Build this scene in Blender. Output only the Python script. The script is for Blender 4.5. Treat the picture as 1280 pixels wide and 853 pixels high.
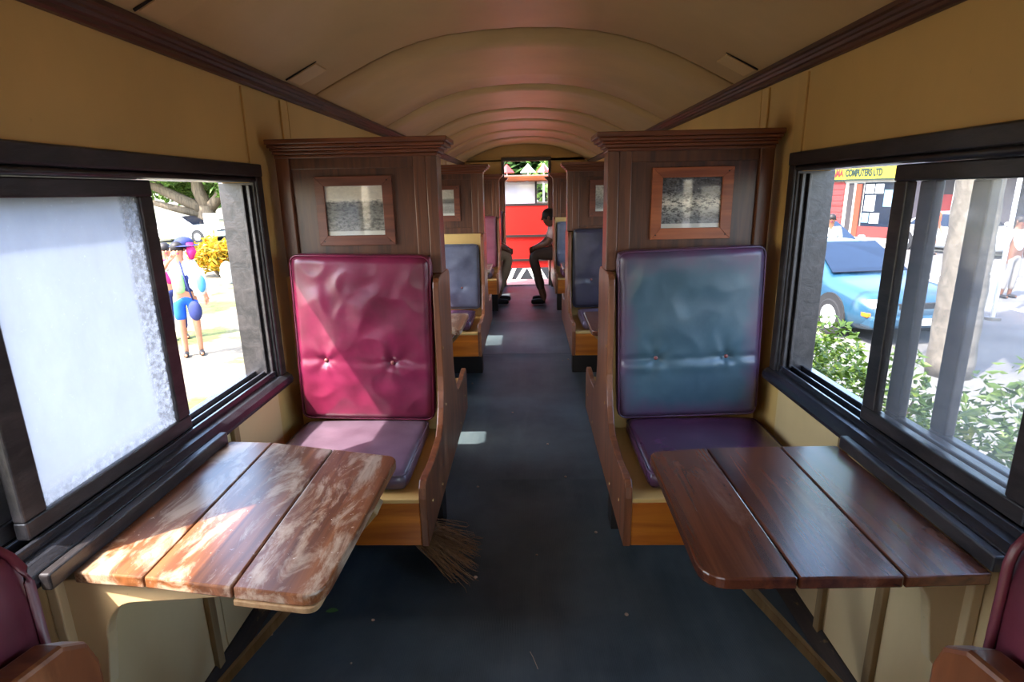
import bpy, bmesh, math, random
from mathutils import Vector, Matrix, noise
R = math.radians
random.seed(7)
for o in list(bpy.data.objects): bpy.data.objects.remove(o)
sc = bpy.context.scene
col = sc.collection

# ------------------------------------------------------------------ camera
cam_d = bpy.data.cameras.new('camera'); cam = bpy.data.objects.new('camera', cam_d); col.objects.link(cam)
cam_d.sensor_width = 36.0; cam_d.lens = 711.97 / 1280 * 36.0; cam_d.clip_start = 0.02; cam_d.clip_end = 500
M = Matrix.Rotation(R(1.831), 4, 'Z') @ Matrix.Rotation(R(90 - 14.729), 4, 'X') @ Matrix.Rotation(R(-1.151), 4, 'Z')
M.translation = (0.021, 0.0, 1.45)
cam.matrix_world = M
sc.camera = cam

# ------------------------------------------------------------------ light
SUN = Vector((1.0, 0.8, -1.85)).normalized()
world = bpy.data.worlds.new('world'); sc.world = world; world.use_nodes = True
wn = world.node_tree; wn.nodes.clear()
sky = wn.nodes.new('ShaderNodeTexSky'); sky.sky_type = 'NISHITA'; sky.sun_disc = False
sky.sun_elevation = R(55); sky.sun_rotation = math.atan2(-SUN.x, -SUN.y); sky.dust_density = 2.2; sky.air_density = 1.0
bg = wn.nodes.new('ShaderNodeBackground'); bg.inputs['Strength'].default_value = 0.42
wo = wn.nodes.new('ShaderNodeOutputWorld')
wn.links.new(sky.outputs[0], bg.inputs[0]); wn.links.new(bg.outputs[0], wo.inputs[0])
sl = bpy.data.lights.new('sun', 'SUN'); sl.energy = 4.2; sl.angle = R(0.7); sl.color = (1.0, 0.95, 0.87)
so = bpy.data.objects.new('sun', sl); col.objects.link(so)
so.rotation_euler = SUN.to_track_quat('-Z', 'Y').to_euler()
so.location = (-10, -8, 20)
vs = sc.view_settings
vs.view_transform = 'Standard'; vs.look = 'None'; vs.gamma = 1.0; vs.use_curve_mapping = False
vs.exposure = 2.25
sc.cycles.max_bounces = 14; sc.cycles.diffuse_bounces = 9; sc.cycles.glossy_bounces = 4
sc.cycles.transparent_max_bounces = 24; sc.cycles.sample_clamp_indirect = 6.0
sc.cycles.use_denoising = True

# ------------------------------------------------------------------ material helpers
def lin(c):
    return tuple(((v / 255) / 12.92 if v / 255 <= 0.04045 else ((v / 255 + 0.055) / 1.055) ** 2.4) for v in c) + (1.0,)
class NT:
    def __init__(s, name):
        s.m = bpy.data.materials.new(name); s.m.use_nodes = True
        s.t = s.m.node_tree; s.t.nodes.clear()
        s.out = s.n('OutputMaterial')
    def n(s, kind, **kw):
        nd = s.t.nodes.new('ShaderNode' + kind)
        for k, v in kw.items(): setattr(nd, k, v)
        return nd
    def l(s, a, b): s.t.links.new(a, b)
    def set(s, nd, key, v): nd.inputs[key].default_value = v
    def coord(s, scale=(1, 1, 1), kind='Object', rand=True):
        tc = s.n('TexCoord'); mp = s.n('Mapping'); s.set(mp, 'Scale', scale)
        s.l(tc.outputs[kind], mp.inputs['Vector'])
        if rand:
            oi = s.n('ObjectInfo'); ma = s.n('Math', operation='MULTIPLY'); s.set(ma, 1, 37.0)
            s.l(oi.outputs['Random'], ma.inputs[0]); s.l(ma.outputs[0], mp.inputs['Location'])
        return mp.outputs[0]
    def noise(s, vec, scale, detail=4.0, rough=0.55, dist=0.0):
        nd = s.n('TexNoise'); s.set(nd, 'Scale', scale); s.set(nd, 'Detail', detail)
        s.set(nd, 'Roughness', rough); s.set(nd, 'Distortion', dist)
        if vec is not None: s.l(vec, nd.inputs['Vector'])
        return nd.outputs['Fac']
    def ramp(s, fac, stops, interp='LINEAR'):
        nd = s.n('ValToRGB'); cr = nd.color_ramp; cr.interpolation = interp
        while len(cr.elements) < len(stops): cr.elements.new(0.5)
        for e, (p, c) in zip(cr.elements, stops):
            e.position = p; e.color = c if len(c) == 4 else lin(c)
        s.l(fac, nd.inputs[0]); return nd.outputs[0]
    def mix(s, fac, a, b, mode='MIX'):
        nd = s.n('Mix', data_type='RGBA', blend_type=mode)
        for sock, v in ((nd.inputs[0], fac), (nd.inputs[6], a), (nd.inputs[7], b)):
            if hasattr(v, 'is_linked') or hasattr(v, 'links'): s.l(v, sock)
            else: sock.default_value = v
        return nd.outputs[2]
    def bsdf(s, color, rough=0.5, spec=0.5, coat=0.0, coat_rough=0.2, metal=0.0, bump=None, bstr=0.3, bdist=0.002, sheen=0.0):
        b = s.n('BsdfPrincipled')
        if hasattr(color, 'links'): s.l(color, b.inputs['Base Color'])
        else: s.set(b, 'Base Color', color)
        if hasattr(rough, 'links'): s.l(rough, b.inputs['Roughness'])
        else: s.set(b, 'Roughness', rough)
        s.set(b, 'Specular IOR Level', spec); s.set(b, 'Coat Weight', coat); s.set(b, 'Coat Roughness', coat_rough); s.set(b, 'Metallic', metal)
        if bump is not None:
            bp = s.n('Bump'); s.set(bp, 'Strength', bstr); s.set(bp, 'Distance', bdist)
            s.l(bump, bp.inputs['Height']); s.l(bp.outputs[0], b.inputs['Normal'])
        s.b = b
        return b.outputs[0]
    def done(s, sh): s.l(sh, s.out.inputs['Surface']); return s.m
W4 = lambda v: (v, v, v, 1)
GR = [(0.0, W4(0)), (1.0, W4(1))]

def plain(name, c, rough=0.5, spec=0.5, coat=0.0, metal=0.0, var=0.12, vscale=6.0, bump=0.0):
    t = NT(name); f = t.noise(t.coord(), vscale, 5)
    c0 = [v * (1 - var) for v in lin(c)[:3]] + [1]; c1 = [min(1, v * (1 + var)) for v in lin(c)[:3]] + [1]
    cc = t.ramp(f, [(0.3, tuple(c0)), (0.7, tuple(c1))])
    return t.done(t.bsdf(cc, rough, spec, coat, metal=metal, bump=f if bump else None, bstr=bump))

def wood(name, dark, light, axis='X', rough=0.42, coat=0.25, wear=None, wear_amt=0.55, fine=38.0, spec=0.45, scratch=None, wear_scale=(5, 5, 5), coat_rough=0.25):
    t = NT(name)
    k = {'X': (0.06, 1, 1), 'Y': (1, 0.06, 1), 'Z': (1, 1, 0.06)}[axis]
    v = t.coord(k)
    g = t.noise(v, fine, 7, 0.6, 0.8)
    g2 = t.noise(t.coord(k), fine * 0.22, 3, 0.5, 1.5)
    c = t.ramp(g, [(0.28, dark), (0.72, light)])
    d2 = tuple(v2 * 0.6 for v2 in dark)
    tone = t.ramp(g2, [(0.3, W4(0.62)), (0.7, W4(1.0))])
    c = t.mix(0.85, c, tone, 'MULTIPLY')
    if wear:
        ws = t.coord(tuple(a * (0.35 if 'XYZ'[i] == axis else 1) for i, a in enumerate(wear_scale)))
        w = t.noise(ws, 1.0, 8, 0.68, 0.6)
        wm = t.ramp(w, [(wear_amt - 0.05, W4(0)), (wear_amt + 0.07, W4(1))])
        wc = t.ramp(g, [(0.3, tuple(x * 0.75 for x in wear)), (0.7, wear)])
        c = t.mix(wm, c, wc)
        if scratch:
            s1 = t.noise(t.coord(tuple(a * 5 for a in wear_scale)), 1.0, 9, 0.75)
            sm = t.ramp(s1, [(0.63, W4(0)), (0.68, W4(1))])
            c = t.mix(sm, c, lin(scratch))
    return t.done(t.bsdf(c, rough, spec, coat, coat_rough, bump=g, bstr=0.25, bdist=0.0012))

def paint(name, c, rough=0.55, grime=0.25, spec=0.35, dark=(70, 48, 20), brush=True):
    t = NT(name)
    n1 = t.noise(t.coord((1, 1, 0.5)), 2.2, 6, 0.6)
    n2 = t.noise(t.coord((1, 1, 0.45)), 19, 7, 0.75)
    base = lin(c)
    cc = t.ramp(n1, [(0.3, tuple(v * 0.82 for v in base[:3]) + (1,)), (0.7, base)])
    g = t.ramp(n2, [(0.66, W4(0)), (0.76, W4(grime))])
    cc = t.mix(g, cc, lin(dark))
    bn = t.noise(t.coord((1, 1, 0.12)), 60, 4, 0.6)
    return t.done(t.bsdf(cc, rough, spec, bump=bn, bstr=0.18, bdist=0.001))

def black_paint(name, rough=0.34, c=(28, 26, 28), c2=(64, 58, 58)):
    t = NT(name)
    n1 = t.noise(t.coord((1, .25, 1)), 24, 8, 0.7, 0.5)
    n2 = t.noise(t.coord(), 75, 5, 0.75)
    cc = t.ramp(n1, [(0.38, c), (0.72, c2)])
    sp = t.ramp(n2, [(0.70, W4(0)), (0.75, W4(0.55))])
    cc = t.mix(sp, cc, lin((135, 130, 125)))
    return t.done(t.bsdf(cc, rough, 0.5, coat=0.15, bump=n1, bstr=0.6, bdist=0.003))

def vinyl(name, c, c_edge=None, half=None, rough=0.3, c_dark=None, bumps=0.25):
    """vinyl cover; c_edge: dye rubbed through to another colour along the border (half = half width, half height in object space)"""
    t = NT(name)
    v = t.coord(); n1 = t.noise(v, 7, 6, 0.6); n2 = t.noise(v, 160, 3, 0.5)
    d = lin(c_dark) if c_dark else tuple(x * 0.68 for x in lin(c)[:3]) + (1,)
    cc = t.ramp(n1, [(0.32, d), (0.68, lin(c))])
    if c_edge:
        tc = t.n('TexCoord'); sp = t.n('SeparateXYZ'); t.l(tc.outputs['Object'], sp.inputs[0])
        fs = []
        for i, h in ((0, half[0]), (2, half[1])):
            a = t.n('Math', operation='ABSOLUTE'); t.l(sp.outputs[i], a.inputs[0])
            q = t.n('Math', operation='DIVIDE'); t.l(a.outputs[0], q.inputs[0]); t.set(q, 1, h); fs.append(q.outputs[0])
        mx = t.n('Math', operation='MAXIMUM'); t.l(fs[0], mx.inputs[0]); t.l(fs[1], mx.inputs[1])
        ad = t.n('Math', operation='MULTIPLY_ADD'); t.l(n1, ad.inputs[0]); t.set(ad, 1, 0.5); t.l(mx.outputs[0], ad.inputs[2])
        em = t.ramp(ad.outputs[0], [(0.97, W4(0)), (1.22 if False else 1.0, W4(0.15))])
        e2 = t.n('MapRange'); t.l(ad.outputs[0], e2.inputs[0]); t.set(e2, 1, 0.98); t.set(e2, 2, 1.28); t.set(e2, 3, 0.0); t.set(e2, 4, 1.0)
        cc = t.mix(e2.outputs[0], cc, lin(c_edge))
    return t.done(t.bsdf(cc, rough, 0.5, coat=0.12, coat_rough=0.25, bump=n2, bstr=bumps, bdist=0.0006))

def glassy(name, haze, haze_col, trans_col=(255, 255, 255), speck=0.0, rough=0.05, translucent=0.6, streak=1.0, blur=None, edge=False):
    """dusty window glass: clear glass with a layer of dirt that scatters light"""
    t = NT(name)
    if blur is None:
        tr = t.n('BsdfTransparent')
    else:
        tr = t.n('BsdfRefraction'); t.set(tr, 'Roughness', blur); t.set(tr, 'IOR', 1.08)
    t.set(tr, 'Color', lin(trans_col))
    df = t.n('BsdfDiffuse'); tl = t.n('BsdfTranslucent')
    n1 = t.noise(t.coord((1, 1, 0.6 * streak)), 4.0, 6, 0.6)
    n2 = t.noise(t.coord(), 70, 6, 0.75)
    hc = t.ramp(n1, [(0.3, tuple(v * 0.86 for v in lin(haze_col)[:3]) + (1,)), (0.7, lin(haze_col))])
    t.l(hc, df.inputs[0]); t.l(hc, tl.inputs[0])
    m1 = t.n('MixShader'); t.set(m1, 0, translucent); t.l(df.outputs[0], m1.inputs[1]); t.l(tl.outputs[0], m1.inputs[2])
    fac = t.ramp(n1, [(0.25, W4(max(0, haze * 0.86))), (0.75, W4(min(1, haze * 1.08)))])
    if speck:
        sm = t.ramp(n2, [(0.62, W4(0)), (0.72, W4(speck))])
        fac = t.mix(1.0, fac, sm, 'ADD')
    if edge:
        tc = t.n('TexCoord'); sp = t.n('SeparateXYZ'); t.l(tc.outputs['Generated'], sp.inputs[0])
        wob = t.n('Math', operation='MULTIPLY_ADD'); t.l(n1, wob.inputs[0]); t.set(wob, 1, 0.10); t.l(sp.outputs['Y'], wob.inputs[2])
        ey = t.ramp(wob.outputs[0], [(0.88, W4(0)), (0.925, W4(1))])
        wz = t.n('Math', operation='MULTIPLY_ADD'); t.l(n2, wz.inputs[0]); t.set(wz, 1, -0.10); t.l(sp.outputs['Z'], wz.inputs[2])
        ez = t.ramp(wz.outputs[0], [(0.0, W4(0.8)), (0.045, W4(0))])
        em = t.mix(1.0, ey, ez, 'LIGHTEN'); fl_ = t.ramp(n2, [(0.46, W4(1)), (0.60, W4(0.15))]); em = t.mix(1.0, em, fl_, 'MULTIPLY')
        fac = t.mix(em, fac, W4(0.22))
    m2 = t.n('MixShader'); t.l(fac, m2.inputs[0]); t.l(tr.outputs[0], m2.inputs[1]); t.l(m1.outputs[0], m2.inputs[2])
    gl = t.n('BsdfGlossy'); t.set(gl, 'Roughness', rough)
    m3 = t.n('MixShader'); t.set(m3, 0, 0.05)
    t.l(m2.outputs[0], m3.inputs[1]); t.l(gl.outputs[0], m3.inputs[2])
    return t.done(m3.outputs[0])

def leafmat(name, c1, c2, c3=None):
    t = NT(name)
    oi = t.noise(t.coord(rand=False), 9.0, 2)
    st = [(0.3, c1), (0.6, c2)] + ([(0.72, c3)] if c3 else [])
    c = t.ramp(oi, st)
    b = t.bsdf(c, 0.45, 0.4); tl = t.n('BsdfTranslucent'); t.l(c, tl.inputs[0])
    m = t.n('MixShader'); t.set(m, 0, 0.4); t.l(b, m.inputs[1]); t.l(tl.outputs[0], m.inputs[2])
    return t.done(m.outputs[0])

L3 = lambda *c: lin(c)
MT = {}
MT['panel'] = wood('panel wood', L3(62, 33, 20), L3(112, 64, 36), 'Z', 0.4, 0.3)
MT['stile'] = wood('stile wood', L3(76, 40, 23), L3(130, 75, 44), 'Z', 0.38, 0.35)
MT['cornice'] = wood('cornice wood', L3(84, 40, 22), L3(142, 76, 42), 'X', 0.36, 0.35)
MT['endboard'] = wood('end board wood', L3(88, 47, 26), L3(146, 88, 54), 'Z', 0.36, 0.3, wear=L3(168, 112, 74), wear_amt=0.64, fine=26)
MT['seatfront'] = wood('orange varnished wood', L3(166, 82, 14), L3(232, 138, 40), 'X', 0.34, 0.4, fine=20)
MT['frame_red'] = wood('frame wood', L3(138, 66, 32), L3(196, 108, 58), 'X', 0.42, 0.2)
MT['frame_dull'] = wood('dull frame wood', L3(92, 46, 32), L3(136, 76, 52), 'X', 0.42, 0.2)
MT['trimwood'] = wood('ceiling trim wood', L3(54, 27, 18), L3(104, 60, 42), 'Y', 0.5, 0.15)
MT['table_worn'] = wood('worn table wood', L3(84, 44, 20), L3(158, 98, 56), 'Y', 0.32, 0.3, wear=L3(184, 158, 132), wear_amt=0.53, fine=30, scratch=(225, 212, 196), wear_scale=(15, 15, 15))
MT['table_dark'] = wood('dark table wood', L3(62, 27, 18), L3(128, 68, 38), 'Y', 0.24, 0.5, wear=L3(128, 84, 62), wear_amt=0.63, fine=24, wear_scale=(8, 8, 8), coat_rough=0.2)
MT['table_edge'] = wood('table edge wood', L3(58, 36, 24), L3(120, 84, 58), 'X', 0.5, 0.1)
MT['paint'] = paint('beige wall paint', (214, 174, 104), 0.5, 0.25)
MT['paint_low'] = paint('cream wall paint', (222, 192, 138), 0.45, 0.3)
MT['ceiling'] = paint('ceiling paint', (210, 174, 120), 0.42, 0.2)
MT['worn_paint'] = paint('chipped cream paint', (212, 184, 136), 0.5, 0.9, dark=(60, 44, 28))
MT['batten'] = wood('painted batten wood', L3(120, 90, 50), L3(178, 146, 98), 'Z', 0.55, 0.0, fine=20)
MT['black'] = black_paint('black window paint')
MT['black_gloss'] = black_paint('glossy black sill paint', 0.22, (24, 25, 30), (52, 52, 58))
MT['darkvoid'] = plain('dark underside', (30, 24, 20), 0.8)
MT['grime_strip'] = wood('grimy floor strip', L3(26, 20, 16), L3(70, 52, 34), 'Y', 0.7, 0.0, wear=L3(150, 118, 66), wear_amt=0.66, wear_scale=(20, 20, 20))
def floor_mat():
    t = NT('dark ribbed floor mat')
    v = t.coord(rand=False); n1 = t.noise(v, 1.6, 6, 0.6); n2 = t.noise(v, 60, 5, 0.7); n3 = t.noise(t.coord((1, .15, 1)), 7, 5, 0.6)
    c = t.ramp(n1, [(0.35, (46, 56, 60)), (0.68, (80, 92, 96))])
    c = t.mix(t.ramp(n3, [(0.5, W4(0)), (0.75, W4(0.45))]), c, L3(92, 100, 102))
    c = t.mix(t.ramp(n2, [(0.69, W4(0)), (0.74, W4(0.5))]), c, L3(120, 122, 116))
    w = t.n('TexWave', wave_type='BANDS', bands_direction='X'); t.set(w, 'Scale', 55.0); t.l(v, w.inputs['Vector'])
    return t.done(t.bsdf(c, 0.5, 0.4, bump=w.outputs['Fac'], bstr=0.25, bdist=0.0015))
MT['mat'] = floor_mat()
MT['v_maroon'] = vinyl('maroon vinyl', (124, 34, 66), rough=0.32, c_dark=(88, 22, 44))
MT['v_teal'] = vinyl('blue green vinyl worn purple at the edges', (70, 94, 104), (88, 54, 82), (0.268, 0.325), 0.34, (56, 80, 92))
MT['v_plum'] = vinyl('plum vinyl', (98, 80, 94), rough=0.28, c_dark=(72, 56, 68))
MT['v_plumred'] = vinyl('dark plum vinyl', (82, 46, 72), rough=0.24, c_dark=(50, 28, 44))
MT['v_slate'] = vinyl('slate grey vinyl', (92, 94, 108), rough=0.34, c_dark=(66, 66, 80))
MT['v_dark'] = vinyl('charcoal vinyl', (66, 60, 72), rough=0.3, c_dark=(44, 40, 50))
MT['v_brick'] = vinyl('faded maroon vinyl', (136, 72, 84), rough=0.36)
MT['v_old'] = vinyl('dull maroon vinyl', (110, 44, 62), rough=0.38, c_dark=(72, 26, 42))
MT['button'] = plain('button', (120, 62, 58), 0.4)
MT['brass'] = plain('screw brass', (190, 160, 110), 0.35, metal=0.9)
MT['steel'] = plain('dull steel', (120, 118, 112), 0.45, metal=0.8)
MT['frost'] = glassy('frosted dusty glass', 0.80, (176, 183, 196), (190, 192, 196), speck=0.2, translucent=0.72, rough=0.25, edge=True)
MT['hazy'] = glassy('hazy dusty glass', 0.07, (206, 206, 210), speck=0.05, translucent=0.5, rough=0.08)
MT['clear'] = glassy('lightly dusty glass', 0.015, (206, 210, 214), translucent=0.5)
MT['picture_glass'] = glassy('picture glass', 0.02, (220, 220, 220), translucent=0.0)

# ------------------------------------------------------------------ mesh helpers
class MB:
    def __init__(s): s.v = []; s.f = []
    def add(s, vs, fs):
        b = len(s.v); s.v += [tuple(p) for p in vs]; s.f += [tuple(b + i for i in f) for f in fs]; return s
    def box(s, x0, x1, y0, y1, z0, z1):
        x0, x1 = min(x0, x1), max(x0, x1); y0, y1 = min(y0, y1), max(y0, y1); z0, z1 = min(z0, z1), max(z0, z1)
        return s.add([(x0, y0, z0), (x1, y0, z0), (x1, y1, z0), (x0, y1, z0), (x0, y0, z1), (x1, y0, z1), (x1, y1, z1), (x0, y1, z1)],
                     [(0, 3, 2, 1), (4, 5, 6, 7), (0, 1, 5, 4), (1, 2, 6, 5), (2, 3, 7, 6), (3, 0, 4, 7)])
    def prism(s, poly, axis, a0, a1):
        """poly: 2D points in the plane of the other two axes (in x,y,z order)"""
        def P(p, a):
            return {'X': (a, p[0], p[1]), 'Y': (p[0], a, p[1]), 'Z': (p[0], p[1], a)}[axis]
        n = len(poly)
        vs = [P(p, a0) for p in poly] + [P(p, a1) for p in poly]
        fs = [tuple(range(n))[::-1], tuple(range(n, 2 * n))] + [(i, (i + 1) % n, n + (i + 1) % n, n + i) for i in range(n)]
        return s.add(vs, fs)
    def tube(s, pts, r, n=8, close=False):
        pts = [Vector(p) for p in pts]; rs = r if isinstance(r, (list, tuple)) else [r] * len(pts)
        rings = []
        for i, p in enumerate(pts):
            a = pts[(i - 1) % len(pts)] if (close or i > 0) else p; b = pts[(i + 1) % len(pts)] if (close or i < len(pts) - 1) else p
            d = (b - a).normalized(); up = Vector((0, 0, 1)) if abs(d.z) < 0.95 else Vector((1, 0, 0))
            u = d.cross(up).normalized(); w = u.cross(d)
            rings.append([p + (u * math.cos(2 * math.pi * k / n) + w * math.sin(2 * math.pi * k / n)) * rs[i] for k in range(n)])
        vs = [q for rg in rings for q in rg]; fs = []
        m = len(pts)
        for i in range(m if close else m - 1):
            j = (i + 1) % m
            for k in range(n): fs.append((i * n + k, i * n + (k + 1) % n, j * n + (k + 1) % n, j * n + k))
        if not close: fs += [tuple(range(n))[::-1], tuple(range((m - 1) * n, m * n))]
        return s.add(vs, fs)
    def ball(s, c, r, nu=12, nv=8):
        r = r if isinstance(r, (tuple, list)) else (r, r, r); vs = [(c[0], c[1], c[2] + r[2])]
        for i in range(1, nv):
            t = math.pi * i / nv
            for k in range(nu):
                p = 2 * math.pi * k / nu
                vs.append((c[0] + r[0] * math.sin(t) * math.cos(p), c[1] + r[1] * math.sin(t) * math.sin(p), c[2] + r[2] * math.cos(t)))
        vs.append((c[0], c[1], c[2] - r[2])); fs = [(0, 1 + k, 1 + (k + 1) % nu) for k in range(nu)]
        for i in range(nv - 2):
            a = 1 + i * nu; b = a + nu
            fs += [(a + k, b + k, b + (k + 1) % nu, a + (k + 1) % nu) for k in range(nu)]
        a = 1 + (nv - 2) * nu; e = len(vs) - 1
        fs += [(a + k, e, a + (k + 1) % nu) for k in range(nu)]
        return s.add(vs, fs)
    def disc(s, c, axis, r, h, n=20, r2=None):
        r2 = r if r2 is None else r2
        poly = []
        def P(a, rr, off):
            x, y = rr * math.cos(a), rr * math.sin(a)
            return {'X': (c[0] + off, c[1] + x, c[2] + y), 'Y': (c[0] + x, c[1] + off, c[2] + y), 'Z': (c[0] + x, c[1] + y, c[2] + off)}[axis]
        vs = [P(2 * math.pi * k / n, r, 0) for k in range(n)] + [P(2 * math.pi * k / n, r2, h) for k in range(n)]
        fs = [tuple(range(n))[::-1], tuple(range(n, 2 * n))] + [(k, (k + 1) % n, n + (k + 1) % n, n + k) for k in range(n)]
        return s.add(vs, fs)
    def mesh(s, name, off=(0, 0, 0)):
        me = bpy.data.meshes.new(name)
        me.from_pydata([(p[0] - off[0], p[1] - off[1], p[2] - off[2]) for p in s.v], [], s.f)
        bm = bmesh.new(); bm.from_mesh(me); bmesh.ops.recalc_face_normals(bm, faces=bm.faces); bm.to_mesh(me); bm.free()
        return me
def wloc(o):
    v = Vector((0, 0, 0))
    while o is not None: v += o.location; o = o.parent
    return v
def obj(name, mb, mat, parent=None, bevel=0.0, smooth=False, loc=None, seg=2):
    """geometry is given in world space; the object's origin is its parent's origin, or loc for a top-level mesh"""
    base = wloc(parent) if parent else Vector(loc or (0, 0, 0))
    me = mb.mesh(name, base); o = bpy.data.objects.new(name, me); col.objects.link(o)
    if parent: o.parent = parent
    else: o.location = base
    me.materials.append(MT[mat] if isinstance(mat, str) else mat)
    if smooth:
        for p in me.polygons: p.use_smooth = True
    if bevel:
        b = o.modifiers.new('edge', 'BEVEL'); b.width = bevel; b.segments = seg; b.limit_method = 'ANGLE'; b.angle_limit = R(40)
    return o
def empty(name, loc=(0, 0, 0)):
    o = bpy.data.objects.new(name, None); col.objects.link(o); o.location = loc; o.empty_display_size = 0.1; return o
def tag(o, label=None, cat=None, group=None, kind=None):
    if label: o['label'] = label
    if cat: o['category'] = cat
    if group: o['group'] = group
    if kind: o['kind'] = kind
    return o
def thing(name, loc, label, cat, group=None): return tag(empty(name, loc), label, cat, group)
def struct(name, loc=(0, 0, 0), label=None): return tag(empty(name, loc), label, kind='structure')
def part(name, parent, mat, *a, bevel=0.0, smooth=False):
    return obj(name, MB().box(*a), mat, parent, bevel, smooth)

# ------------------------------------------------------------------ layout
PY = [0.21, 2.28, 4.53, 7.05]            # centres of the seat partitions along the carriage
YB, YE = -2.05, 8.92                     # inner faces of the two end walls
WX = 0.965                               # inner face of the side walls
OX = 1.07                                # outer face
BAYS = [(-1.85, 0.01), (0.42, 2.08), (2.49, 4.32), (4.74, 6.84), (7.26, 8.68)]
ZS, ZH = 0.775, 1.505                    # window opening

# floor
fl = struct('floor'); tag(fl, 'dark rubber matting on the carriage floor')
part('subfloor', fl, 'darkvoid', -1.0, 1.0, YB, YE + 0.06, -0.06, -0.006)
ys = [YB, -0.2, 2.62, 4.98, 6.3, YE]
for i in range(len(ys) - 1):
    mb = MB(); y0, y1 = ys[i], ys[i + 1] + (0.05 if i < len(ys) - 2 else 0)
    n, m = 16, int((y1 - y0) * 14)
    vs, fs = [], []
    for j in range(m + 1):
        for k in range(n + 1):
            x = -0.93 + 1.86 * k / n; y = y0 + (y1 - y0) * j / m
            lift = 0.012 * math.exp(-((y1 - y) / 0.07) ** 2) + 0.008 * math.exp(-((y - y0) / 0.05) ** 2) * (i % 2)
            z = lift * (0.6 + 0.5 * noise.noise((x * 3, y * 3, i))) + 0.004 * noise.noise((x * 2.2, y * 1.8, i * 3.0)) - 0.001
            vs.append((x, y, max(z, -0.004)))
    for j in range(m):
        for k in range(n):
            a = j * (n + 1) + k; fs.append((a, a + 1, a + n + 2, a + n + 1))
    obj('mat', mb.add(vs, fs), 'mat', fl, smooth=True)

# side walls
for side, s in (('left', -1), ('right', 1)):
    wl = struct('wall_' + side); tag(wl, 'cream painted side wall with %s windows' % ('frosted' if s < 0 else 'hazy'))
    # lower panels, pilasters between the windows, upper panels
    for (y0, y1) in BAYS:
        cuts = [y0, y0 + (y1 - y0) * 0.33, y0 + (y1 - y0) * 0.655, y1] if s < 0 else [y0, y0 + (y1 - y0) * 0.36, y0 + (y1 - y0) * 0.70, y1]
        for a, b in zip(cuts[:-1], cuts[1:]):
            part('lower_panel', wl, 'paint_low', s * WX, s * OX, a + 0.0025, b - 0.0025, -0.05, ZS - 0.03, bevel=0.002)
        part('upper_panel', wl, 'paint', s * WX, s * OX, y0 + 0.003, y1 - 0.003, ZH + 0.03, 1.9, bevel=0.002)
    for i, y in enumerate([-1.95] + PY + [8.80]):
        e0 = [b for a, b in BAYS if b < y]; e1 = [a for a, b in BAYS if a > y]
        a = e0[-1] if e0 else YB; b = e1[0] if e1 else YE
        part('pilaster', wl, 'paint', s * (WX + 0.004), s * OX, a + 0.001, b - 0.001, -0.05, ZS - 0.03)
        part('pilaster', wl, 'paint', s * (WX + 0.004), s * OX, a + 0.0005, b - 0.0005, ZS - 0.03, 1.9)
        for q in (a + 0.045, b - 0.045):
            part('cover_strip', wl, 'paint', s * (WX - 0.004), s * (WX + 0.004), q - 0.032, q + 0.032, 1.2, 1.82, bevel=0.002)
            part('cover_strip', wl, 'paint_low', s * (WX - 0.012), s * (WX + 0.004), q - 0.026, q + 0.026, 0.80, 1.185, bevel=0.002)
    part('outer_board', wl, 'darkvoid', s * OX, s * (OX + 0.02), YB - 0.05, YE + 0.06, -0.35, ZS - 0.1)
    for y in ([0.965, 1.33, 1.60] if s > 0 else [0.93, 1.44, 1.72]) + [3.0, 3.5, 5.2, 6.1]:
        part('batten', wl, 'batten', s * (WX - 0.016), s * WX, y - 0.016, y + 0.016, 0.03, ZS - 0.06, bevel=0.002)
    bb = struct('baseboard_' + side); tag(bb, 'grimy dark strip along the foot of the %s-side wall' % ('frosted window' if s < 0 else 'street'))
    obj('strip', MB().prism([(s * WX, 0.002), (s * 0.925, 0.002), (s * 0.93, 0.012), (s * (WX - 0.006), 0.045), (s * WX, 0.045)], 'Y', YB, YE), 'grime_strip', bb)
    # ceiling moulding
    tr = struct('trim_%d' % (1 if s < 0 else 2)); tag(tr, 'brown wooden moulding under the ceiling above the %s windows' % ('frosted' if s < 0 else 'street-side'))
    y = YB; k = 0
    segs = [YB, 2.82, YE] if s < 0 else [YB, 3.4, YE]
    for a, b in zip(segs[:-1], segs[1:]):
        prof = [(s * WX, 1.826), (s * 0.950, 1.826), (s * 0.944, 1.831), (s * 0.944, 1.840), (s * 0.937, 1.844), (s * 0.933, 1.852), (s * 0.926, 1.855), (s * 0.922, 1.862), (s * 0.914, 1.866), (s * 0.914, 1.878), (s * 0.925, 1.884), (s * WX, 1.884)]
        obj('moulding', MB().prism(prof, 'Y', a + 0.001, b - 0.001), 'trimwood', tr)

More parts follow.
